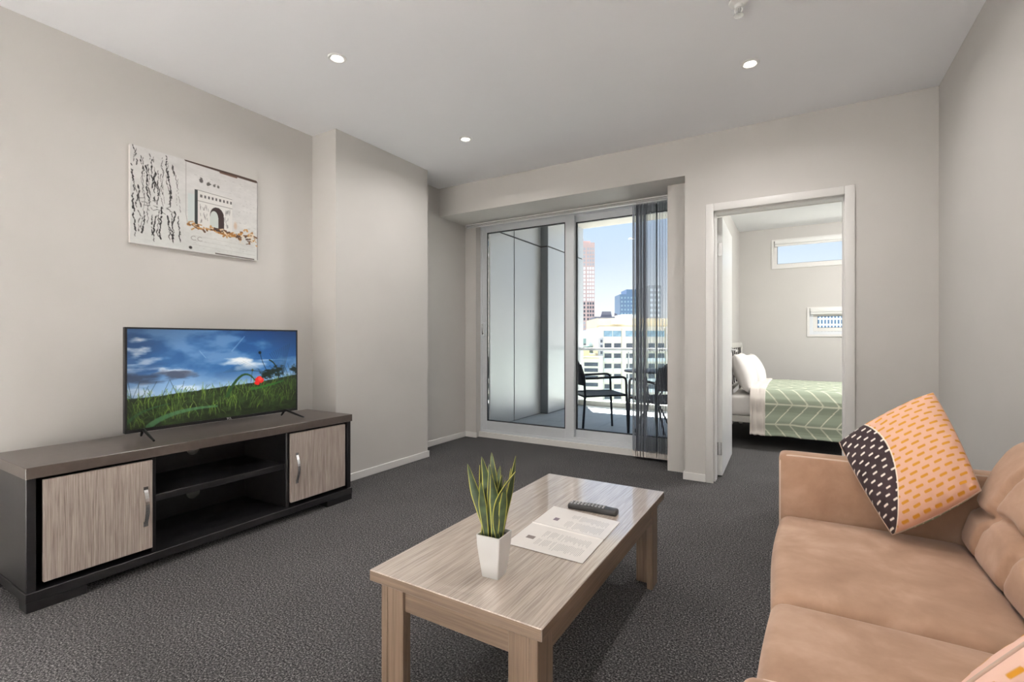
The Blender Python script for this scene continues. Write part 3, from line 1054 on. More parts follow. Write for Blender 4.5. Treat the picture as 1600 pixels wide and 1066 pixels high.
for k in range(130):                       # ochre ground strokes
    x_ = r4.uniform(0.40, 0.985)
    y_ = 0.70 + 0.09 * (x_ - 0.4) + r4.uniform(-0.025, 0.035)
    if x_ > 0.83:
        y_ += r4.uniform(-0.09, 0.06)
    col = r4.choice([(150, 100, 45), (176, 124, 60), (96, 62, 32), (188, 140, 84), (70, 44, 28), (214, 196, 170)])
    c.line([(x_, y_), (x_ + r4.uniform(-0.02, 0.035), y_ + r4.uniform(-0.015, 0.02))], r4.uniform(0.008, 0.024), col, 0.85)
c.blob(0.79, 0.62, 0.02, 0.06, (196, 160, 130), 0.6, 0.6)
for k, y_ in enumerate((0.82, 0.87, 0.92)):
    c.line([(0.44, y_), (0.97, y_ + 0.02)], 0.004, (176, 172, 168), 0.6)
for cx_ in (0.445, 0.495):
    c.line([(cx_ + 0.02 * math.cos(a_), 0.85 + 0.022 * math.sin(a_)) for a_ in [0.8 + 4.6 * k / 10 for k in range(11)]], 0.006, (135, 130, 128), 0.8)
ys = np.linspace(-pw / 2 + 0.001, pw / 2 - 0.001, c.w)
zs = np.linspace(ph - 0.001, 0.001, c.h)
lum = c.a.mean(-1) / 255.0
P = np.stack([0.0216 + 0.0008 * lum, np.tile(ys, (c.h, 1)), np.tile(zs[:, None], (1, c.w))], -1)
sheet('painted_front', P, c.a, M_canvas, pt, True)

# ================================================================== coffee table
TX0, TX1, TY0, TY1, TH = -1.090, -0.517, 1.002, 2.192, 0.400
tcx, tcy = (TX0 + TX1) / 2, (TY0 + TY1) / 2
tb = tag(empty('coffee_table', (tcx, tcy, 0)), 'rectangular grey oak coffee table on square legs', 'coffee table')


def tpart(name, lo, hi, mat, bev=0.0015, par=None):
    return bx(name, (lo[0] - tcx, lo[1] - tcy, lo[2]), (hi[0] - tcx, hi[1] - tcy, hi[2]), mat, par or tb, bev, 1)


tt_ = tpart('table_top', (TX0, TY0, TH - 0.032), (TX1, TY1, TH), M_tabwood, 0.002)
tt_.data.materials.append(M_tabrail)
tt_.data.materials.append(M_tabrail_y)
for p in tt_.data.polygons:
    if abs(p.normal.y) > 0.9:
        p.material_index = 1
    elif abs(p.normal.x) > 0.9:
        p.material_index = 2
ins = 0.024
LX, LY, bt = 0.085, 0.085, 0.024
for sx_ in (0, 1):
    for sy_ in (0, 1):
        x_out = TX1 - ins if sx_ else TX0 + ins
        y_out = TY1 - ins if sy_ else TY0 + ins
        dx_, dy_ = (-1 if sx_ else 1), (-1 if sy_ else 1)
        # side board carries the full depth, face board butts against it
        a0, a1 = sorted((x_out, x_out + dx_ * bt))
        b0, b1 = sorted((y_out, y_out + dy_ * LY))
        lg = tpart('leg', (a0, b0, 0), (a1, b1, TH - 0.032), M_tableg)
        a0, a1 = sorted((x_out + dx_ * bt, x_out + dx_ * LX))
        b0, b1 = sorted((y_out + dy_ * 0.002, y_out + dy_ * 0.034))
        tpart('face_board', (a0, b0, 0), (a1, b1, TH - 0.032), M_tableg, par=lg)
for y_ in (TY0 + ins + 0.010, TY1 - ins - 0.032):
    tpart('apron', (TX0 + ins + LX, y_, 0.290), (TX1 - ins - LX, y_ + 0.022, TH - 0.032), M_tabrail)
for x_ in (TX0 + ins + 0.002, TX1 - ins - 0.024):
    tpart('apron', (x_, TY0 + ins + LY, 0.290), (x_ + 0.022, TY1 - ins - LY, TH - 0.032), M_tabrail_y)

# ------------------------------------------------------------------ plant
pl = tag(empty('potted_snake_plant', (-0.758, 1.168, TH), 0.06), 'snake plant with yellow-edged leaves in a small square white pot', 'plant')
prof = [(0.0265, 0.0), (0.030, 0.03), (0.0345, 0.065), (0.0375, 0.095), (0.0385, 0.122)]


def sq_ring(bm, r, z, rc=0.004):
    vs = []
    for qx, qy, a0 in ((1, 1, 0), (-1, 1, PI / 2), (-1, -1, PI), (1, -1, 1.5 * PI)):
        for k in range(4):
            a = a0 + PI / 2 * k / 3
            vs.append(bm.verts.new((qx * (r - rc) + rc * math.cos(a), qy * (r - rc) + rc * math.sin(a), z)))
    return vs


bm = NB()
R = [sq_ring(bm, r, z) for r, z in prof] + [sq_ring(bm, r, z) for r, z in ((0.0355, 0.122), (0.034, 0.100))]
for A, B in zip(R, R[1:]):
    for k in range(16):
        bm.faces.new((A[k], A[(k + 1) % 16], B[(k + 1) % 16], B[k]))
bm.faces.new(R[0])
obj('pot', bm, M_pot, pl, True, 30)
bm = NB()
vs = sq_ring(bm, 0.0345, 0.112)
bm.faces.new(vs)
obj('soil', bm, M_soil, pl)
# leaf: (base x, base y, tip dx, tip dy, height, width, bow, facing)
leaves = [(-0.026, -0.018, -0.012, 0.010, 0.218, 0.026, 0.030, 0.3), (-0.020, -0.006, -0.060, -0.012, 0.195, 0.022, -0.020, 0.2), (-0.012, 0.008, -0.010, 0.015, 0.225, 0.024, 0.012, -0.3),
          (-0.006, -0.012, 0.002, -0.010, 0.205, 0.022, 0.010, 0.1), (0.004, 0.010, 0.004, 0.012, 0.190, 0.022, -0.012, -0.5), (0.008, -0.014, -0.004, -0.012, 0.178, 0.024, 0.010, 0.3),
          (0.014, 0.006, 0.042, 0.022, 0.222, 0.016, 0.022, 0.7), (0.020, -0.012, 0.058, -0.004, 0.192, 0.017, -0.034, 0.9), (0.018, 0.012, 0.020, 0.020, 0.185, 0.018, 0.016, 1.2),
          (0.000, 0.000, 0.020, 0.010, 0.170, 0.018, 0.006, 0.6), (-0.014, -0.020, -0.004, -0.024, 0.160, 0.019, -0.010, 0.0), (0.022, -0.004, 0.022, -0.010, 0.165, 0.018, 0.006, 0.4), (-0.028, 0.006, -0.034, 0.016, 0.185, 0.020, -0.008, 1.0)]
for bx_, by_, tx_, ty_, hh, ww, bow, fa in leaves:
    nv, nu = 22, 15
    v = np.linspace(0, 1, nv)[:, None]
    u = np.linspace(-1, 1, nu)[None, :]
    wv = ww * (0.62 + 0.5 * np.sin(np.clip(v * 1.25, 0, 1) * PI * 0.62)) * np.clip((1 - v) / 0.42, 0, 1) ** 0.75 * 0.56 + 0.0004
    cx_ = bx_ + tx_ * v ** 1.6 + bow * np.sin(v * PI) * 0.6
    cy_ = by_ + ty_ * v ** 1.6
    tw_ = fa + 0.5 * v
    cup = 0.18 * wv * (u * u)
    px_ = cx_ + u * wv * np.cos(tw_) - cup * np.sin(tw_)
    py_ = cy_ + u * wv * np.sin(tw_) + cup * np.cos(tw_)
    pz_ = 0.108 + 1.06 * hh * v + 0 * u
    P = np.stack([px_, py_, pz_ * np.ones_like(px_)], -1)
    nz = vnoise(nv, nu, 14, 1.5, 2)
    g = np.array([52, 66, 42.]) * (0.62 + 0.75 * nz[..., None])
    edge = np.clip((np.abs(u) - 0.70) / 0.15, 0, 1)[..., None] * np.ones((nv, 1, 1))
    col = g * (1 - edge) + np.array([160, 158, 72.]) * edge
    lf = sheet('leaf', P, col, M_leaf, pl, True, thick=0.002)

# ------------------------------------------------------------------ printed sheet and remote
c = Canvas(240, 330, (226, 220, 214))
h_, w_ = c.h, c.w
c.a *= (0.975 + 0.04 * vnoise(h_, w_, 6, 6, 3))[..., None]
r5 = random.Random(11)
# sheet is read from the left side: lines of text run along y
for half in (0, 1):
    y_b = 0.06 if half == 0 else 0.55                    # far half, near half
    c.rect(0.20 if half == 0 else 0.13, y_b + 0.20, 0.27 if half == 0 else 0.24, y_b + 0.27 if half == 0 else y_b + 0.26, (104, 84, 96) if half == 0 else (112, 98, 92), 0.9)
    ncol = 30
    for k in range(ncol):
        x_ = 0.30 + 0.62 * k / ncol
        if half == 0 and k < 5 or r5.random() < 0.12:
            continue
        for y0_, y1_ in ((y_b + 0.03, y_b + 0.18), (y_b + 0.20, y_b + 0.38)):
            y0_ += r5.uniform(0, 0.03)
            y1_ -= r5.uniform(0, 0.06)
            y_ = y0_
            while y_ < y1_:
                L_ = r5.uniform(0.006, 0.022)
                c.line([(x_, y_), (x_, min(y_ + L_, y1_))], 0.0036, (116, 108, 106), 0.75)
                y_ += L_ + 0.006
c.line([(0.0, 0.485), (1.0, 0.485)], 0.004, (176, 170, 164), 0.8)
q00, q10, q11, q01 = (np.array(p) for p in ((-0.858, 1.768), (-0.570, 1.738), (-0.562, 1.357), (-0.838, 1.361)))
u = np.linspace(0, 1, c.w)[None, :, None]
v = np.linspace(0, 1, c.h)[:, None, None]
xy = (q00 * (1 - u) + q10 * u) * (1 - v) + (q01 * (1 - u) + q11 * u) * v
zz = 0.0012 + 0.003 * np.exp(-((v[..., 0] - 0.485) / 0.012) ** 2) + 0.0015 * (vnoise(c.h, c.w, 3, 3, 2) - 0.3).clip(0)
ctr = np.array([-0.71, 1.555])
P = np.concatenate([xy - ctr, zz[..., None] * np.ones((c.h, c.w, 1))], -1)
ps = sheet('printed_sheet', P, c.a, M_paper, None, True, thick=0.0006)
ps.location = (-0.71, 1.555, TH + 0.0004)
tag(ps, 'folded printed information sheet lying on the coffee table', 'paper')

rm = tag(empty('remote_control', (-0.702, 1.800, TH), 0.05), 'dark grey television remote control beside the printed sheet', 'remote control')
bm = NB()


def rem(p):
    k = abs(p.x) / 0.1
    return Vector((p.x, p.y * (1 - 0.10 * (p.x < -0.05) * 1.0), p.z + 0.003 * (1 - k)))


rounded_box(bm, (-0.100, -0.022, 0.0), (0.100, 0.022, 0.021), 0.008, (12, 3, 1), rem)
for v_ in bm.verts:
    if v_.co.z < 0.006:
        v_.co.z = max(0.0, v_.co.z - 0.003)
obj('casing', bm, M_rubber, rm, True, 50)
kb = NB()
rounded_box(kb, (-0.0042, -0.0034, 0), (0.0042, 0.0034, 0.004), 0.0012, (1, 1, 1))
kme = bpy.data.meshes.new('key')
kb.to_mesh(kme)
kb.free()
kme.materials.append(M_key)
for i in range(10):
    for j in range(3):
        share('key', kme, rm, (-0.085 + 0.0145 * i, -0.013 + 0.013 * j, 0.0205 + 0.003 * (1 - abs(-0.085 + 0.0145 * i) / 0.1)))

# ================================================================== sofa
SX0, SX1, SA0, SA1, SB0, SB1 = -0.065, 0.715, 0.600, 0.700, 2.075, 2.172
so = tag(empty('sofa', (0.33, 1.386, 0)), 'tan suede two seat sofa with button tufted back against the right wall', 'sofa')
OS = Vector((0.33, 1.386, 0))


def off(f):
    return lambda p: f(p) - OS if f else p - OS


def rb(name, lo, hi, r, cuts, fn=None, par=None, mat=None):
    bm = rounded_box(NB(), lo, hi, r, cuts, (lambda p: (fn(p) if fn else p) - OS))
    return obj(name, bm, mat or M_suede, par or so, True)


rb('base_frame', (SX0 + 0.02, SA1 - 0.02, 0.125), (SX1, SB0 + 0.02, 0.300), 0.012, (2, 4, 2))
for y0_, y1_ in ((SA0, SA1), (SB0, SB1)):
    ar = rb('arm', (SX0, y0_, 0.115), (SX1, y1_, 0.650), 0.022, (8, 2, 6))
    for ye, s in ((y0_, 1), (y1_, -1)):
        bm = NB()
        yy = ye + 0.010 * s
        path = [(SX0 + 0.006, yy, 0.14), (SX0 + 0.006, yy, 0.60)] + arc((SX0 + 0.006, yy, 0.61), (SX0 + 0.006, yy, 0.644), (SX0 + 0.04, yy, 0.644), 5) + [(0.60, yy, 0.644)]
        tube(bm, [Vector(p) - OS for p in path], 0.0042, 8)
        obj('piping', bm, M_piping, ar, True)
YM = 1.388


def seat_fn(y0, y1):
    def f(p):
        tx = (p.x - SX0) / 0.5
        ty = (p.y - y0) / (y1 - y0)
        cr = max(0.0, math.sin(PI * min(max(ty, 0), 1))) ** 0.6 * max(0.0, math.sin(PI * min(max(tx * 0.92 + 0.04, 0), 1))) ** 0.5
        q = p.copy()
        if p.z > 0.37:
            q.z += 0.020 * cr - 0.008
        q.x -= 0.012 * max(0, math.sin(PI * min(max(ty, 0), 1))) * (1 if tx < 0.2 else 0)
        return q
    return f


for y0_, y1_ in ((SA1 + 0.002, YM - 0.001), (YM + 0.001, SB0 - 0.002)):
    cu = rb('seat_cushion', (SX0 + 0.004, y0_, 0.300), (0.470, y1_, 0.436), 0.038, (10, 12, 3), seat_fn(y0_, y1_))
# back frame
rb('back_frame', (0.580, SA1 - 0.01, 0.290), (SX1, SB0 + 0.01, 0.735), 0.03, (2, 6, 4))


def back_fn(y0, y1, btn):
    zb = 0.575

    def f(p):
        q = p.copy()
        t = (p.z - 0.43) / 0.35
        front = p.x < 0.50
        if front:
            ty = min(max((p.y - y0) / (y1 - y0), 0), 1)
            tz = min(max((p.z - 0.425) / 0.355, 0), 1)
            puff = 0.030 * (math.sin(PI * ty) ** 0.4) * (math.sin(PI * tz) ** 0.5)
            cre = 0.0
            dz = p.z - zb
            dmin = 9
            for yb in btn:
                # crease above the button bows over the lobe, crease below hangs straight
                yc_ = yb - 0.06 * min(1, max(0, dz / 0.18)) ** 1.5 if dz > 0 else yb + 0.03 * min(1, -dz / 0.14)
                cre = max(cre, math.exp(-((p.y - yc_) / 0.015) ** 2) * (0.75 if dz > 0 else 0.55))
                d = math.hypot(p.y - yb, dz)
                cre = max(cre, 1.35 * math.exp(-(d / 0.026) ** 2))
            # diagonal fold joining the buttons
            cre = max(cre, 0.8 * math.exp(-((dz + 0.018 * math.sin((p.y - btn[0]) / 0.23 * PI)) / 0.014) ** 2))
            q.x += -puff + 0.034 * cre
        q.x += 0.36 * (p.z - 0.43)
        q.x += 0.05 * max(0, t - 0.75) ** 1.0
        return q
    return f


for y0_, y1_, btn in ((SA1 + 0.002, YM - 0.001, (1.185, 0.955)), (YM + 0.001, SB0 - 0.002, (1.868, 1.640))):
    bc = rb('back_cushion', (0.435, y0_, 0.425), (0.590, y1_, 0.785), 0.05, (3, 56, 34), back_fn(y0_, y1_, btn))
    for yb in btn:
        bm = lathe(NB(), [(0.0, 0.006), (0.006, 0.005), (0.010, 0.0), (0.010, -0.004)], 14)
        bmesh.ops.rotate(bm, verts=bm.verts, cent=(0, 0, 0), matrix=Matrix.Rotation(-PI / 2 + 0.33, 3, 'Y'))
        bmesh.ops.translate(bm, verts=bm.verts, vec=Vector((0.502, yb, 0.575)) - OS)
        obj('button', bm, M_suede, bc, True)
for x_ in (SX0 + 0.07, SX1 - 0.07):
    for y_ in (SA0 + 0.07, SB1 - 0.07):
        bm = lathe(NB(), [(0.014, 0.0), (0.024, 0.126)], 14)
        bmesh.ops.translate(bm, verts=bm.verts, vec=Vector((x_, y_, 0)) - OS)
        obj('leg', bm, M_sofaleg, so, True, 40)


# ------------------------------------------------------------------ scatter cushions
def cushion_colors(n, black=True, pale=False):
    v, u = np.mgrid[0:n, 0:n] / (n - 1)
    base = np.array([222, 176, 152.]) if not pale else np.array([232, 192, 174.])
    col = np.ones((n, n, 3)) * base

    def dashes(c_, seed, nu, nv, L, Wd, colr, mask):
        sh = np.floor(v * nv)
        rs = np.random.default_rng(seed).random(int(nv) + 2)
        uu = u * nu + rs[np.clip(sh.astype(int), 0, int(nv) + 1)] * 0.35 + 0.5 * (sh % 2)
        fu = uu - np.floor(uu) - 0.5
        fv = v * nv - sh - 0.5
        dx = np.maximum(np.abs(fu) - L / 2, 0) / nu
        dy = fv / nv
        m = np.clip((Wd - np.hypot(dx, dy)) * n * 0.9 + 0.5, 0, 1) * mask
        return c_ * (1 - m[..., None]) + np.array(colr, float) * m[..., None]
    wv = 0.03 + 0.36 * np.sin(np.clip(v, 0, 1) * PI * 0.80) ** 0.7
    if not black:
        wv = wv * 0 - 1
    col = dashes(col, 3, 8.0, 18, 0.46, 0.0100, (200, 138, 40), np.ones_like(u))
    blk = np.clip((wv - u) * n * 0.5, 0, 1)
    dark = dashes(np.ones((n, n, 3)) * np.array([58, 46, 48.]), 5, 9, 18, 0.30, 0.0085, (240, 232, 222), np.ones_like(u))
    col = col * (1 - blk[..., None]) + dark * blk[..., None]
    ring = np.clip(1.6 - np.abs(u - wv) * n * 0.7, 0, 1)
    return col * (1 - ring[..., None]) + np.array([240, 228, 212.]) * ring[..., None]


def cushion(name, B, Rr, T, L, thick, label, n=230, black=True, pale=False, group=None, wr=0.010, back=None):
    """square cushion on corner points bottom, right, top, left"""
    B, Rr, T, L = (np.array(p, float) for p in (B, Rr, T, L))
    o0 = (B + Rr + T + L) / 4
    nrm = np.cross(Rr - L, T - B)
    nrm /= np.linalg.norm(nrm)
    if np.dot(nrm, np.array([0, 0, CAMH]) - o0) < 0:
        nrm = -nrm
    root = tag(empty(name, tuple(B)), label, 'cushion', group)

    def surf(m, sgn):
        v, u = np.mgrid[0:m, 0:m] / (m - 1)
        U, V = 2 * u - 1, 2 * v - 1
        # edges draw in a little between the pointed corners
        k = -0.022
        uu = u - U * k * (1 - V * V)
        vv = v - V * k * (1 - U * U)
        P = (B * ((1 - uu) * (1 - vv))[..., None] + Rr * (uu * (1 - vv))[..., None] + T * (uu * vv)[..., None] + L * ((1 - uu) * vv)[..., None])
        e = np.clip(1 - U ** 2, 0, 1) ** 0.5 * np.clip(1 - V ** 2, 0, 1) ** 0.5
        hgt = thick * e ** 0.72
        rg = np.random.default_rng(21)
        wn = vnoise(m, m, 6, 5, 3, rg) - 0.5
        edge = np.clip(1.2 - 1.2 * np.minimum(1 - np.abs(U), 1 - np.abs(V)) * 2, 0, 1)
        hgt = hgt + wr * wn * (e > 0.05) * np.clip(e * 3, 0, 1) * (0.6 + 1.6 * edge)
        return P + nrm * (hgt * sgn)[..., None] - B
    sheet('front_cover', surf(n, 1), cushion_colors(n, black, pale), M_fabric, root)
    m = 160
    v, u = np.mgrid[0:m, 0:m] / (m - 1)
    chev = np.abs(((v * 9 + np.abs(((u * 5) % 1) - 0.5) * 2) % 1) - 0.5) < 0.10
    gc = np.where(chev[..., None], np.array([214, 220, 196.]), np.array([150, 172, 140.]))
    if back:
        gc = cushion_colors(m, False, True)
    sheet('back_cover', surf(m, -1), gc, M_fabric, root)
    m = 24
    pts = []
    Pm = surf(60, 0.0001)
    rim = [Pm[0, i] for i in range(0, 59, 3)] + [Pm[i, -1] for i in range(0, 59, 3)] + [Pm[-1, i] for i in range(59, 0, -3)] + [Pm[i, 0] for i in range(59, 0, -3)]
    obj('seam', tube(NB(), [Vector(p) for p in rim], 0.0026, 6, closed=True), M_seam, root, True)
    return root


M_seam = plain('cushion_seam', lin((196, 168, 150)), 0.8)
cushion('scatter_cushion', (0.255, 1.925, 0.462), (0.468, 1.955, 0.628), (0.405, 2.205, 0.893), (0.128, 2.118, 0.704), 0.080,
        'pink cushion with mustard dashes and a black corner patch with white dashes', group='patterned sofa cushions')
cushion('scatter_cushion', (0.250, 0.800, 0.470), (0.430, 1.030, 0.480), (0.415, 1.055, 0.735), (0.180, 0.850, 0.612), 0.045,
        'pale pink cushion with mustard dashes at the arm away from the bedroom door', n=200, black=False, pale=True, back='pink', group='patterned sofa cushions')

# ================================================================== vertical blind
vb = tag(empty('vertical_blind', (-1.13, 4.325, 0)), 'grey vertical blind drawn to one side of the sliding door', 'blind')
bm = NB()
box(bm, (-2.04, -0.024, ZB - 0.034), (0.198, 0.022, ZB), 0.003, 1)
hr = obj('head_rail', bm, M_white, vb)
bm = NB()
box(bm, (-2.03, -0.0255, ZB - 0.020), (0.196, -0.0235, ZB - 0.016))
box(bm, (-2.03, -0.0255, ZB - 0.031), (0.196, -0.0235, ZB - 0.028))
obj('rail_groove', bm, M_gasket, hr)
bm = NB()
nseg = 5
vv = []
for k in range(nseg + 1):
    t_ = k / nseg
    vv.append((-0.0445 + 0.089 * t_, 0.004 * (1 - (2 * t_ - 1) ** 2)))
poly = vv + [(x, y + 0.0012) for x, y in vv[::-1]]
prism(bm, poly, 'z', 0.075, ZB - 0.055)
smesh = bpy.data.meshes.new('slat')
bmesh.ops.recalc_face_normals(bm, faces=bm.faces)
bm.to_mesh(smesh)
bm.free()
smesh.materials.append(M_slat)
bm = NB()
box(bm, (-0.0435, -0.0015, 0.030), (0.0435, 0.0065, 0.076), 0.001, 1)
wmesh = bpy.data.meshes.new('bottom_weight')
bm.to_mesh(wmesh)
bm.free()
wmesh.materials.append(M_weight)
bm = NB()
box(bm, (-0.010, -0.002, ZB - 0.057), (0.010, 0.004, ZB - 0.033))
cmesh = bpy.data.meshes.new('carrier')
bm.to_mesh(cmesh)
bm.free()
cmesh.materials.append(M_white)
rs = random.Random(4)
NS = 25
for i in range(NS):
    x_ = -0.165 + 0.335 * i / (NS - 1)
    # slats are turned nearly end on; the leading ones stand more closed
    base_a = math.radians(104.5)
    if i < 10:
        a_ = base_a + math.radians((10, 4, 9, 13, 6, 11, 4, 12, 8, 5)[i])
    elif i == 15:
        a_ = base_a - math.radians(8)
    else:
        a_ = base_a + math.radians(rs.uniform(-2.5, 2.5) - 0.10 * (i - 14))
    s_ = share('slat', smesh, vb, (x_, 0, 0), (0, 0, a_))
    share('bottom_weight', wmesh, s_)
    share('carrier', cmesh, s_)
bm = NB()
for s in (-1, 1):
    pts = [(-0.165 + 0.335 * i / 60, -0.043 if s < 0 else 0.043, 0.060 - 0.014 * abs(math.sin(PI * i / 3))) for i in range(61)]
    tube(bm, pts, 0.0012, 5)
obj('bead_chain', bm, M_white, vb)

# ================================================================== bed
BY0, BY1, BX0, BX1 = 5.42, 6.88, -0.66, 1.34
bd = tag(empty('metal_bed', (0.3, 6.15, 0)), 'cream metal bed frame with scrolled headboard in the bedroom', 'bed')
OB = Vector((0.3, 6.15, 0))


def bpart(name, bm, mat=M_bedmetal, par=None, smooth=True):
    bmesh.ops.translate(bm, verts=bm.verts, vec=-OB)
    return obj(name, bm, mat, par or bd, smooth, 40)


for y_ in (BY0 + 0.01, BY1 - 0.04):
    bpart('side_rail', box(NB(), (BX0 + 0.03, y_, 0.235), (BX1, y_ + 0.03, 0.300), 0.004, 1))
bpart('foot_rail', box(NB(), (BX1, BY0 + 0.01, 0.235), (BX1 + 0.03, BY1 - 0.01, 0.300), 0.004, 1))
for x_ in (BX0 + 0.015, BX1 + 0.015):
    for y_ in (BY0 + 0.025, BY1 - 0.025):
        hgt = 1.02 if x_ < 0 else 0.30
        bpart('leg' if x_ > 0 else 'headboard_post', tube(NB(), [(x_, y_, 0.0), (x_, y_, hgt)], 0.022, 12))
bpart('headboard_rail', box(NB(), (BX0, BY0 + 0.02, 0.985), (BX0 + 0.03, BY1 - 0.02, 1.045), 0.008, 2))
bpart('headboard_rail', box(NB(), (BX0 + 0.004, BY0 + 0.02, 0.52), (BX0 + 0.026, BY1 - 0.02, 0.56), 0.006, 2))
M_iron = plain('dark_iron', (0.05, 0.05, 0.05), 0.5)
for k in range(7):
    y_ = BY0 + 0.13 + 0.20 * k
    if y_ > BY1 - 0.08:
        break
    pts = [(BX0 + 0.015, y_ + 0.055 * math.sin(a), 0.78 + 0.20 * (a / PI)) for a in [PI * (-1 + 2 * q / 20) for q in range(21)]]
    bpart('scroll', tube(NB(), pts, 0.007, 8), M_iron)
for k in range(10):
    x_ = BX0 + 0.15 + 0.19 * k
    bpart('bed_slat', box(NB(), (x_, BY0 + 0.04, 0.278), (x_ + 0.07, BY1 - 0.04, 0.298)))
bm = rounded_box(NB(), (BX0 + 0.04, BY0 + 0.005, 0.300), (BX1, BY1 - 0.005, 0.510), 0.045, (6, 6, 2))
mt = obj('mattress', bm, M_linen, None, True)
tag(mt, 'thick mattress in a white fitted sheet on the bed frame', 'mattress')

# quilt: cross-section path from near hem over the top to far hem
sec = [(BY0 - 0.065, 0.135)] + [(BY0 - 0.055 + 0.01 * math.sin(k), 0.135 + 0.36 * k / 12) for k in range(1, 13)]
sec += [(p.x, p.y) for p in arc((BY0 - 0.05, 0.50, 0), (BY0 - 0.03, 0.585, 0), (BY0 + 0.06, 0.572, 0), 6)][1:]
sec += [(BY0 + 0.06 + (BY1 - BY0 - 0.12) * k / 16, 0.572 + 0.012 * math.sin(PI * k / 16)) for k in range(1, 17)]
sec += [(p.x, p.y) for p in arc((BY1 - 0.06, 0.572, 0), (BY1 + 0.03, 0.585, 0), (BY1 + 0.05, 0.50, 0), 6)][1:]
sec += [(BY1 + 0.055, 0.50 - 0.36 * k / 6) for k in range(1, 7)]
sec = np.array(sec)
dist = np.concatenate([[0], np.cumsum(np.hypot(*np.diff(sec, axis=0).T))])


def quilt_sheet(name, x0, x1, nu, nv, colf, lift, parent=None):
    s_ = np.linspace(0, dist[-1], nv)
    yy = np.interp(s_, dist, sec[:, 0])
    zz = np.interp(s_, dist, sec[:, 1])
    xx = np.linspace(x0, x1, nu)
    rg = np.random.default_rng(8)
    wn = vnoise(nv, nu, 6, 7, 3, rg) - 0.5
    side = (s_ < 0.46)[:, None]
    Yv = yy[:, None] - lift * (s_ < 0.5)[:, None] + np.where(side, 0.030 * wn * np.clip((0.46 - s_) / 0.2, 0.2, 1)[:, None], 0)
    Yv = Yv - np.where(side, 0.012 * np.sin(xx[None, :] * 19 + 1.3) * np.clip((0.42 - s_) / 0.4, 0, 1)[:, None], 0)
    Zv = zz[:, None] + lift * (s_ >= 0.45)[:, None] + 0.016 * wn
    Xv = np.tile(xx, (nv, 1))
    col = colf(Xv, np.tile(s_[:, None], (1, nu)))
    return sheet(name, np.stack([Xv, Yv, Zv], -1), col, M_fabric, parent, True, thick=0.02)


def quilt_col(Xv, s_):
    band = 0.205
    kb_ = np.floor((s_ + 0.08) / band)
    fb = (s_ + 0.08) - kb_ * band
    sg = np.where(kb_ % 2 == 0, 1.0, -1.0)
    ph_ = (Xv + sg * (fb - band / 2) * 0.75) / 0.125
    ln = np.abs(ph_ - np.round(ph_)) * 0.125 < 0.0058
    ln |= np.minimum(fb, band - fb) < 0.0058
    return np.where(ln[..., None], np.array([230, 232, 212.]), np.array([162, 172, 152.]))


qb = quilt_sheet('quilt', -0.30, BX1 + 0.06, 300, 330, quilt_col, 0.0)
tag(qb, 'sage green quilt with cream herringbone lines spread over the bed', 'quilt')
quilt_sheet('turned_back_sheet', -0.420, -0.285, 30, 150, lambda a, b: np.ones(a.shape + (3,)) * np.array([232, 224, 216.]), 0.012, qb)


def pillow(loc, size, lean, label, yaw=0.0):
    L_, H_, T_ = size
    n = 26

    def surf(sg):
        v, u = np.mgrid[0:n, 0:n] / (n - 1)
        U, V = 2 * u - 1, 2 * v - 1
        k = 0.05
        y_ = (U * (1 - k * (1 - V * V))) * L_ / 2
        z_ = (V * (1 - k * (1 - U * U))) * H_ / 2
        e = (np.clip(1 - U ** 2, 0, 1) * np.clip(1 - V ** 2, 0, 1)) ** 0.42
        wn = vnoise(n, n, 4, 4, 2, np.random.default_rng(2)) - 0.5
        return np.stack([sg * (T_ * e + 0.012 * wn * e), y_, z_ + H_ / 2], -1)
    bm = NB()
    for sg in (1, -1):
        Pm = surf(sg)
        g = [[bm.verts.new(Pm[i, j]) for j in range(n)] for i in range(n)]
        for i in range(n - 1):
            for j in range(n - 1):
                bm.faces.new((g[i][j], g[i][j + 1], g[i + 1][j + 1], g[i + 1][j]))
    bmesh.ops.remove_doubles(bm, verts=bm.verts, dist=0.0005)
    o = obj('bed_pillow', bm, M_linen, None, True)
    o.location = loc
    o.rotation_euler = (0, lean, yaw)
    return tag(o, label, 'pillow', 'white bed pillows')


pillow((-0.435, 5.80, 0.535), (0.70, 0.42, 0.105), math.radians(-20), 'white pillow leaning on the headboard at the door side of the bed')
pillow((-0.375, 6.47, 0.535), (0.66, 0.40, 0.095), math.radians(-22), 'white pillow leaning on the headboard at the window side of the bed')

# ================================================================== balcony
BF = 0.0
YE = 7.45
bf = struct(empty('floor_balcony', (-2.0, 6.0, BF)), 'grey porcelain tiled balcony floor')
bx('floor_bed', (-1.5, -1.45, -0.15), (1.08, 1.75, -0.012), M_joint, bf)
tm = NB()
box(tm, (0.002, 0.002, -0.012), (0.598, 0.598, 0.0), 0.001, 1)
tme = bpy.data.meshes.new('tile')
tm.to_mesh(tme)
tm.free()
tme.materials.append(M_tile)
for i in range(4):
    for j in range(5):
        w_ = min(0.598, 3.06 - 0.0 - 0.6 * i) if i == 4 else 0.598
        share('tile', tme, bf, (-1.31 + 0.6 * i, -1.45 + 0.6 * j, 0))
# far-left strip and right strip cut tiles
for j in range(5):
    share('tile', tme, bf, (-1.50, -1.45 + 0.6 * j, 0), (0, 0, 0), (0.19 / 0.6, 1, 1))
struct(bx('floor_kerb', (-3.24, YE - 0.05, -0.15), (-0.92, YE + 0.14, 0.075), M_kerb), 'pale concrete kerb at the balcony edge')
struct(bx('ceiling_balcony', (-3.6, YS + 0.12, 2.955), (-0.6, YE + 0.14, 3.25), M_soffit))
struct(bx('wall_over_door', (-3.6, YS + 0.12, ZB), (-0.6, YS + 0.30, 2.955), M_soffit))

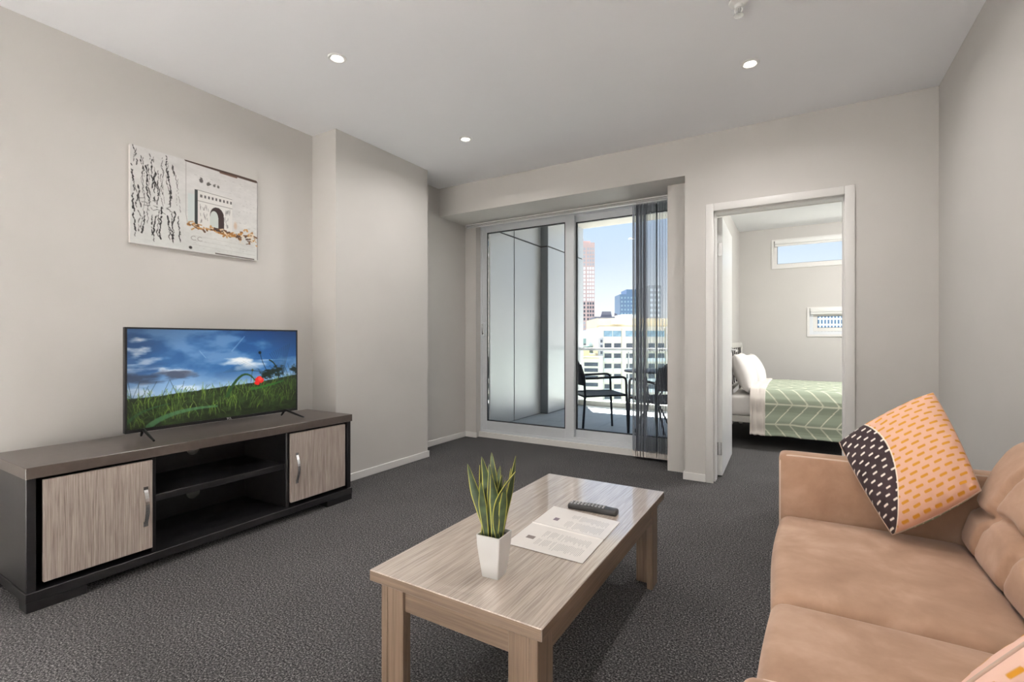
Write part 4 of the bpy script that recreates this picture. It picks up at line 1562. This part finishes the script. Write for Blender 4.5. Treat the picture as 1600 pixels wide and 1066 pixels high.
cw = struct(empty('wall_balcony', (-3.24, 5.4, 0)), 'silver panel cladding along the balcony side wall')
bx('backing', (-0.20, -0.85, -0.1), (-0.020, 2.20, 2.955), M_joint, cw)


def panel(lo, hi, mat=M_clad):
    o = (-3.24, 5.4, 0)
    return bx('panel', tuple(a - b for a, b in zip(lo, o)), tuple(a - b for a, b in zip(hi, o)), mat, cw, 0.0015, 1)


jz = 2.43
for y0_, y1_ in ((4.56, 5.472), (5.490, 6.244)):
    panel((-3.26, y0_, 0.01), (-3.24, y1_, jz))
    panel((-3.26, y0_, jz + 0.020), (-3.24, y1_, 2.955))
# stepped-out column at the balcony edge
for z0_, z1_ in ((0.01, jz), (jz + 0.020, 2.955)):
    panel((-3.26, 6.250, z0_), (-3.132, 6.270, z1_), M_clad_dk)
    panel((-3.15, 6.270, z0_), (-3.130, 7.385, z1_))
    panel((-3.15, 7.397, z0_), (-3.130, 7.590, z1_))
bx('column_core', (-0.02, 0.872, 0.0), (0.088, 2.19, 2.955), M_joint, cw)

bl = tag(empty('glass_balustrade', (-2.0, YE + 0.03, 0.075)), 'frameless glass balustrade with white handrail on the balcony edge', 'balustrade')
gx = (-3.120, -2.315, -1.62, -0.935)
for a_, b_ in zip(gx, gx[1:]):
    bx('glass_panel', (a_ + 2.0 + 0.008, -0.005, 0.0), (b_ + 2.0 - 0.008, 0.005, 0.828), M_rglass, bl)
for a_ in gx[1:-1]:
    bx('post', (a_ + 2.0 - 0.008, -0.014, 0.0), (a_ + 2.0 + 0.008, 0.014, 0.828), M_alu, bl, 0.002, 1)
bx('handrail', (-1.12, -0.030, 0.828), (1.065, 0.030, 0.872), M_mitre, bl, 0.006, 2)


# ------------------------------------------------------------------ balcony furniture
def balcony_chair(loc, facing, label):
    """local +x is the front of the chair"""
    o = tag(empty('balcony_chair', loc, facing), label, 'chair', 'balcony chairs')
    D, Wd, sz, az = 0.25, 0.265, 0.455, 0.655
    for s in (-1, 1):
        y_ = s * Wd
        bm = NB()
        tube(bm, [(D + 0.02, y_, 0.0), (D, y_, sz), (D - 0.005, y_, az - 0.05)] + arc((D - 0.006, y_, az - 0.045), (D - 0.01, y_, az), (D - 0.07, y_, az), 6) + [(-D + 0.02, y_, az - 0.015)], 0.0135, 10)
        obj('front_leg_and_arm', bm, M_chair, o, True)
        bm = NB()
        tube(bm, [(-D - 0.02, y_, 0.0), (-D + 0.01, y_, sz - 0.02), (-D + 0.0, y_, az), (-D - 0.045, y_ * 0.96, 0.80)], 0.0135, 10)
        obj('back_leg', bm, M_chair, o, True)
    bm = NB()
    pts = [(D - 0.01, -Wd, sz - 0.008), (D - 0.01, Wd, sz - 0.008), (-D + 0.0, Wd, sz - 0.018), (-D + 0.0, -Wd, sz - 0.018)]
    tube(bm, pts, 0.0125, 8, closed=True)
    obj('seat_frame', bm, M_chair, o, True)
    bm = NB()
    box(bm, (-0.0045, -Wd + 0.005, -0.003), (0.0045, Wd - 0.005, 0.003))
    me = bpy.data.meshes.new('seat_slat')
    bm.to_mesh(me)
    bm.free()
    me.materials.append(M_chair)
    for k in range(20):
        x_ = -D + 0.015 + (2 * D - 0.04) * k / 19
        share('seat_slat', me, o, (x_, 0, sz - 0.016 + 0.010 * k / 19))
    # solid curved back panel with rounded top
    ny, nz_ = 14, 12
    P = np.zeros((nz_, ny, 3))
    for i in range(nz_):
        t_ = i / (nz_ - 1)
        hw = (Wd - 0.004) * (1.0 if t_ < 0.55 else math.sqrt(max(0.02, 1 - ((t_ - 0.55) / 0.47) ** 2)) * 0.35 + 0.65 * (1 - 0.25 * ((t_ - 0.55) / 0.45) ** 2))
        for j in range(ny):
            s = 2 * j / (ny - 1) - 1
            P[i, j] = (-D + 0.010 - 0.065 * t_ - 0.035 * (1 - s * s), hw * s, 0.56 + 0.295 * t_)
    b_ = sheet('back_panel', P, np.zeros((nz_, ny, 3)), M_chair, o, True, thick=0.012)
    return o


balcony_chair((-2.05, 5.43, 0), math.atan2(0.63, 0.78), 'dark navy metal armchair on the balcony beside the silver cladding')
balcony_chair((-1.24, 5.24, 0), math.atan2(0.65, -0.75), 'dark navy metal armchair on the balcony behind the vertical blind')
bt_ = tag(empty('balcony_table', (-1.47, 5.70, 0)), 'small round dark metal table between the balcony chairs', 'table')
bm = lathe(NB(), [(0.0, 0.700), (0.325, 0.700), (0.335, 0.706), (0.335, 0.716), (0.325, 0.722), (0.0, 0.722)], 40)
obj('table_top', bm, M_chair, bt_, True, 40)
for k in range(4):
    a_ = PI / 4 + k * PI / 2
    p0_ = Vector((0.24 * math.cos(a_), 0.24 * math.sin(a_), 0.0))
    p1_ = Vector((-0.12 * math.cos(a_), -0.12 * math.sin(a_), 0.36))
    bm = tube(NB(), [p0_, (0.06 * math.cos(a_ + 0.3), 0.06 * math.sin(a_ + 0.3), 0.36), (0.22 * math.cos(a_ + 0.6), 0.22 * math.sin(a_ + 0.6), 0.70)], 0.012, 8)
    obj('leg', bm, M_chair, bt_, True)
obj('brace_ring', tube(NB(), [(0.085 * math.cos(2 * PI * k / 20), 0.085 * math.sin(2 * PI * k / 20), 0.36) for k in range(20)], 0.008, 8, closed=True), M_chair, bt_, True)

# ================================================================== city
M_ground = plain('city_ground', (0.21, 0.22, 0.21), 0.9, var=0.35, nscale=0.05)
M_cream = plain('cream_render', lin((214, 207, 192)), 0.85, var=0.03, nscale=0.2)
M_beige = plain('beige_render', lin((196, 182, 158)), 0.85, var=0.04, nscale=0.2)
M_pinkst = plain('pink_stone', lin((176, 152, 148)), 0.8, var=0.05, nscale=0.1)
M_grst = plain('grey_stone', lin((150, 152, 158)), 0.8, var=0.05, nscale=0.1)
M_blueg = plain('blue_grey_curtain_wall', lin((84, 110, 140)), 0.45, var=0.05, nscale=0.1)
M_dkroof = plain('slate_roof', lin((104, 104, 116)), 0.8, var=0.1, nscale=0.3)
M_whroof = plain('white_metal_roof', lin((214, 226, 232)), 0.6, var=0.03, nscale=0.3)
M_wdark = plain('window_dark_glass', (0.055, 0.065, 0.085), 0.25, var=0.3, nscale=0.6)
M_wlight = plain('window_pale_glass', lin((205, 212, 220)), 0.3, var=0.1, nscale=0.4)
M_wblue = plain('window_blue_glass', lin((120, 148, 165)), 0.3, var=0.25, nscale=0.8)
M_teal = plain('copper_green_roof', lin((96, 120, 124)), 0.7, var=0.25, nscale=0.3)
M_tan = plain('ochre_wall', lin((226, 206, 160)), 0.85, var=0.05, nscale=0.3)
ZG = -36.0
struct(bx('ground', (-900, 12, ZG - 1), (700, 1500, ZG), M_ground), 'streets and low ground below the tower')


def at_px(x, d):
    """ground-plan point in the direction of picture column x at depth d"""
    v = FW * d + RT * ((x - 800) / FPX * d)
    return v


def zpx(y, d):
    return CAMH + (HOR - y) / FPX * d


class Bld:
    """building whose front faces back along the view; local x right, y away"""
    def __init__(s, name, x0, x1, d, label, turn=0.0, depth=None):
        s.d = d
        s.sc = d / FPX
        c0 = at_px(x0, d)
        s.x0, s.w = x0, (x1 - x0) * s.sc
        s.dep = depth or max(12, s.w * 0.8)
        s.o = tag(empty(name, (c0.x, c0.y, ZG), YAW + turn), label, 'building', None)

    def X(s, px):
        return (px - s.x0) * s.sc

    def Z(s, py):
        return zpx(py, s.d) - ZG

    def box(s, name, px0, px1, py0, py1, mat, y0=0.0, y1=None, bottom=False):
        z0 = 0.0 if bottom else s.Z(py1)
        return bx(name, (s.X(px0), y0, z0), (s.X(px1), s.dep if y1 is None else y1, s.Z(py0)), mat, s.o)

    def windows(s, name, rects, mat, joined=False, sill=None):
        if joined:
            bm = NB()
            for a, b, c_, d_ in rects:
                box(bm, (s.X(a), -0.06, s.Z(d_)), (s.X(b), 0.05, s.Z(c_)))
            o = obj(name, bm, mat, s.o)
            o['kind'] = 'stuff'
            return o
        cache = {}
        for a, b, c_, d_ in rects:
            key = (round(b - a, 2), round(d_ - c_, 2))
            if key not in cache:
                bm = NB()
                box(bm, (0, -0.06, 0), ((b - a) * s.sc, 0.05, (d_ - c_) * s.sc))
                me = bpy.data.meshes.new(name)
                bm.to_mesh(me)
                bm.free()
                me.materials.append(mat)
                cache[key] = me
            w = share(name, cache[key], s.o, (s.X(a), 0, s.Z(d_)))
            if sill:
                if 'sill' not in cache:
                    bm = NB()
                    box(bm, (-0.15, -0.25, -1.1), ((b - a) * s.sc + 0.15, 0.02, -0.05))
                    me = bpy.data.meshes.new('sill')
                    bm.to_mesh(me)
                    bm.free()
                    me.materials.append(sill)
                    cache['sill'] = me
                share('spandrel', cache['sill'], w)


# cream apartment block with rows of windows
b = Bld('apartment_block', 939, 1062, 150, 'cream apartment block with rows of square dark windows and a setback roof storey', depth=30)
b.box('body', 939, 1062, 511.5, 0, M_cream, bottom=True)
b.box('roof_storey', 935, 1058, 497, 511.5, M_beige, 3.0, 24)
b.box('cornice', 938, 1063, 510.5, 513, M_cream, -0.5, 28)
for px in (937.6, 971.6, 1005.6, 1039.6):
    b.box('pilaster', px, px + 3.4, 513, 640, M_cream, -0.35, 0.0)
b.box('plant_room', 978, 1010, 490, 497, M_whroof, 6, 16)
b.box('plant_room', 958, 976, 500, 506, M_whroof, 1.0, 3.0)
cols = []
for k in range(4):
    cols += [944.6 + 34 * k, 959.4 + 34 * k]
b.windows('window', [(c0, c0 + 13.2, 517.0, 526.2) for c0 in [943.4 + 34 * k + 14.0 * j for k in range(4) for j in (0, 1)]], M_wblue)
b.windows('window', [(c0, c0 + 10.8, y, y + 7.0) for y in [536.5 + 16.0 * k for k in range(8)] for c0 in cols], M_wdark, sill=M_whroof)

b = Bld('office_building', 908, 938, 128, 'low cream office building with long horizontal strip windows', turn=math.radians(-14), depth=16)
b.box('body', 908, 936, 560, 0, M_cream, bottom=True)
b.windows('window', [(913, 934, y, y + 5.6) for y in (566.5, 575.5, 587, 598, 609)], M_wdark)
b.box('parapet', 907.5, 936.5, 557.5, 560.5, M_beige, -0.4, 0.4)

b = Bld('gabled_house', 911, 930, 152, 'small ochre building with a stepped roof below the white hall')
b.box('body', 912, 921, 547, 0, M_tan, 0, 8, bottom=True)
b.box('annex', 921, 929, 553.5, 0, M_tan, 0.2, 8, bottom=True)
b = Bld('service_tower', 937, 943, 146, 'narrow grey stair tower between the cream buildings', depth=3)
b.box('body', 937, 942.6, 528, 0, M_grst, bottom=True)
b.windows('window', [(938.2, 941.4, y, y + 4.5) for y in (531, 539, 549, 558, 568, 578, 588, 598)], M_wdark)

b = Bld('hall', 905, 943, 210, 'long hall with a white metal roof in front of the pink tower')
b.box('body', 905, 942, 527, 0, M_teal, bottom=True)
b.box('roof', 913, 943, 517, 526, M_whroof, 2.0)
b.box('lower_roof', 905, 936, 524.5, 529, M_whroof, -1.5, 2.0)
b.windows('window', [(924, 935, 529.5, 534.5), (912, 922, 537, 541)], M_wdark)
b = Bld('green_roof_block', 900, 937, 165, 'copper green roofed block below the white hall')
b.box('body', 905, 935.5, 541, 0, M_teal, bottom=True)
b.windows('window', [(918, 934, 545, 550)], M_wdark)

b = Bld('terrace_building', 928, 940, 260, 'small cream building with dark window strips beside the pink tower')
b.box('body', 929, 941, 499.5, 0, M_cream, bottom=True)
b.windows('window_strip', [(930.5, 937.5, y, y + 2.2) for y in (501.5, 505.5, 509.5, 513.5)], M_wdark)
b = Bld('mansard_building', 929, 978, 340, 'dark slate roofed building behind the cream apartment block')
b.box('body', 929, 976, 495, 0, M_dkroof, 0, 20, bottom=True)
bm = NB()
poly = [(b.X(939), b.Z(495)), (b.X(941.5), b.Z(486.5)), (b.X(955.5), b.Z(486.5)), (b.X(957), b.Z(495))]
prism(bm, poly, 'y', 2, 16)
obj('mansard_roof', bm, M_dkroof, b.o)
b.box('chimney', 962.2, 963.4, 489, 495, M_dkroof, 3, 5)
b.box('chimney', 964.6, 965.8, 490, 495, M_dkroof, 3, 5)

b = Bld('skyscraper', 893, 929.5, 400, 'tall pink stone skyscraper with a grid of square windows', depth=18)
b.box('body', 893, 929.2, 379, 0, M_pinkst, bottom=True)
b.box('crown', 900, 923, 376, 379, M_pinkst, 2, 14)
bx('antenna', (b.X(913) , 6, b.Z(376)), (b.X(913.5), 6.3, b.Z(371)), M_grst, b.o)
cx4 = [899.8, 905.8, 911.8, 917.4, 921.4, 925.4]
rw = [387 + 6.1 * k for k in range(27)]
b.windows('pale_window', [(c0, c0 + 2.7, y, y + 3.9) for i, y in enumerate(rw) for c0 in cx4 if 5 <= i < 14], M_wlight, True)
b.windows('dark_window', [(c0, c0 + 2.7, y, y + 3.9) for i, y in enumerate(rw) for c0 in cx4 if 14 <= i < 19], M_wdark, True)
b.windows('grey_window', [(c0, c0 + 2.7, y, y + 3.9) for i, y in enumerate(rw) for c0 in cx4 if i < 5 or i >= 19], M_grst, True)

b = Bld('office_tower', 968, 1004, 440, 'blue grey office tower with a stepped top', depth=22)
b.box('body', 968.5, 1004, 460, 0, M_blueg, bottom=True)
b.box('upper_body', 979, 1004, 452.3, 460, M_blueg)
b.windows('window', [(970.5 + 5.0 * i, 973.0 + 5.0 * i, 464 + 6.2 * j, 466.8 + 6.2 * j) for i in range(7) for j in range(5)], M_wblue, True)
b = Bld('grey_tower', 1014, 1048, 300, 'pale grey slab tower seen through the vertical blind', depth=22)
b.box('body', 1014, 1034, 446, 0, M_grst, bottom=True)
b.windows('window', [(1016 + 6 * i, 1019.6 + 6 * i, 451 + 8 * j, 455 + 8 * j) for i in range(3) for j in range(7)], M_wlight, True)
b = Bld('finned_building', 1255, 1420, 90, 'white building with vertical blue window bands outside the low bedroom window', depth=20)
b.box('body', 1255, 1420, 478, 0, M_whroof, bottom=True)
b.windows('window_band', [(1262 + 5.2 * i, 1264.4 + 5.2 * i, y, y + 6) for i in range(28) for y in (482, 491, 500, 509, 518, 527, 536)], M_blueg, True)
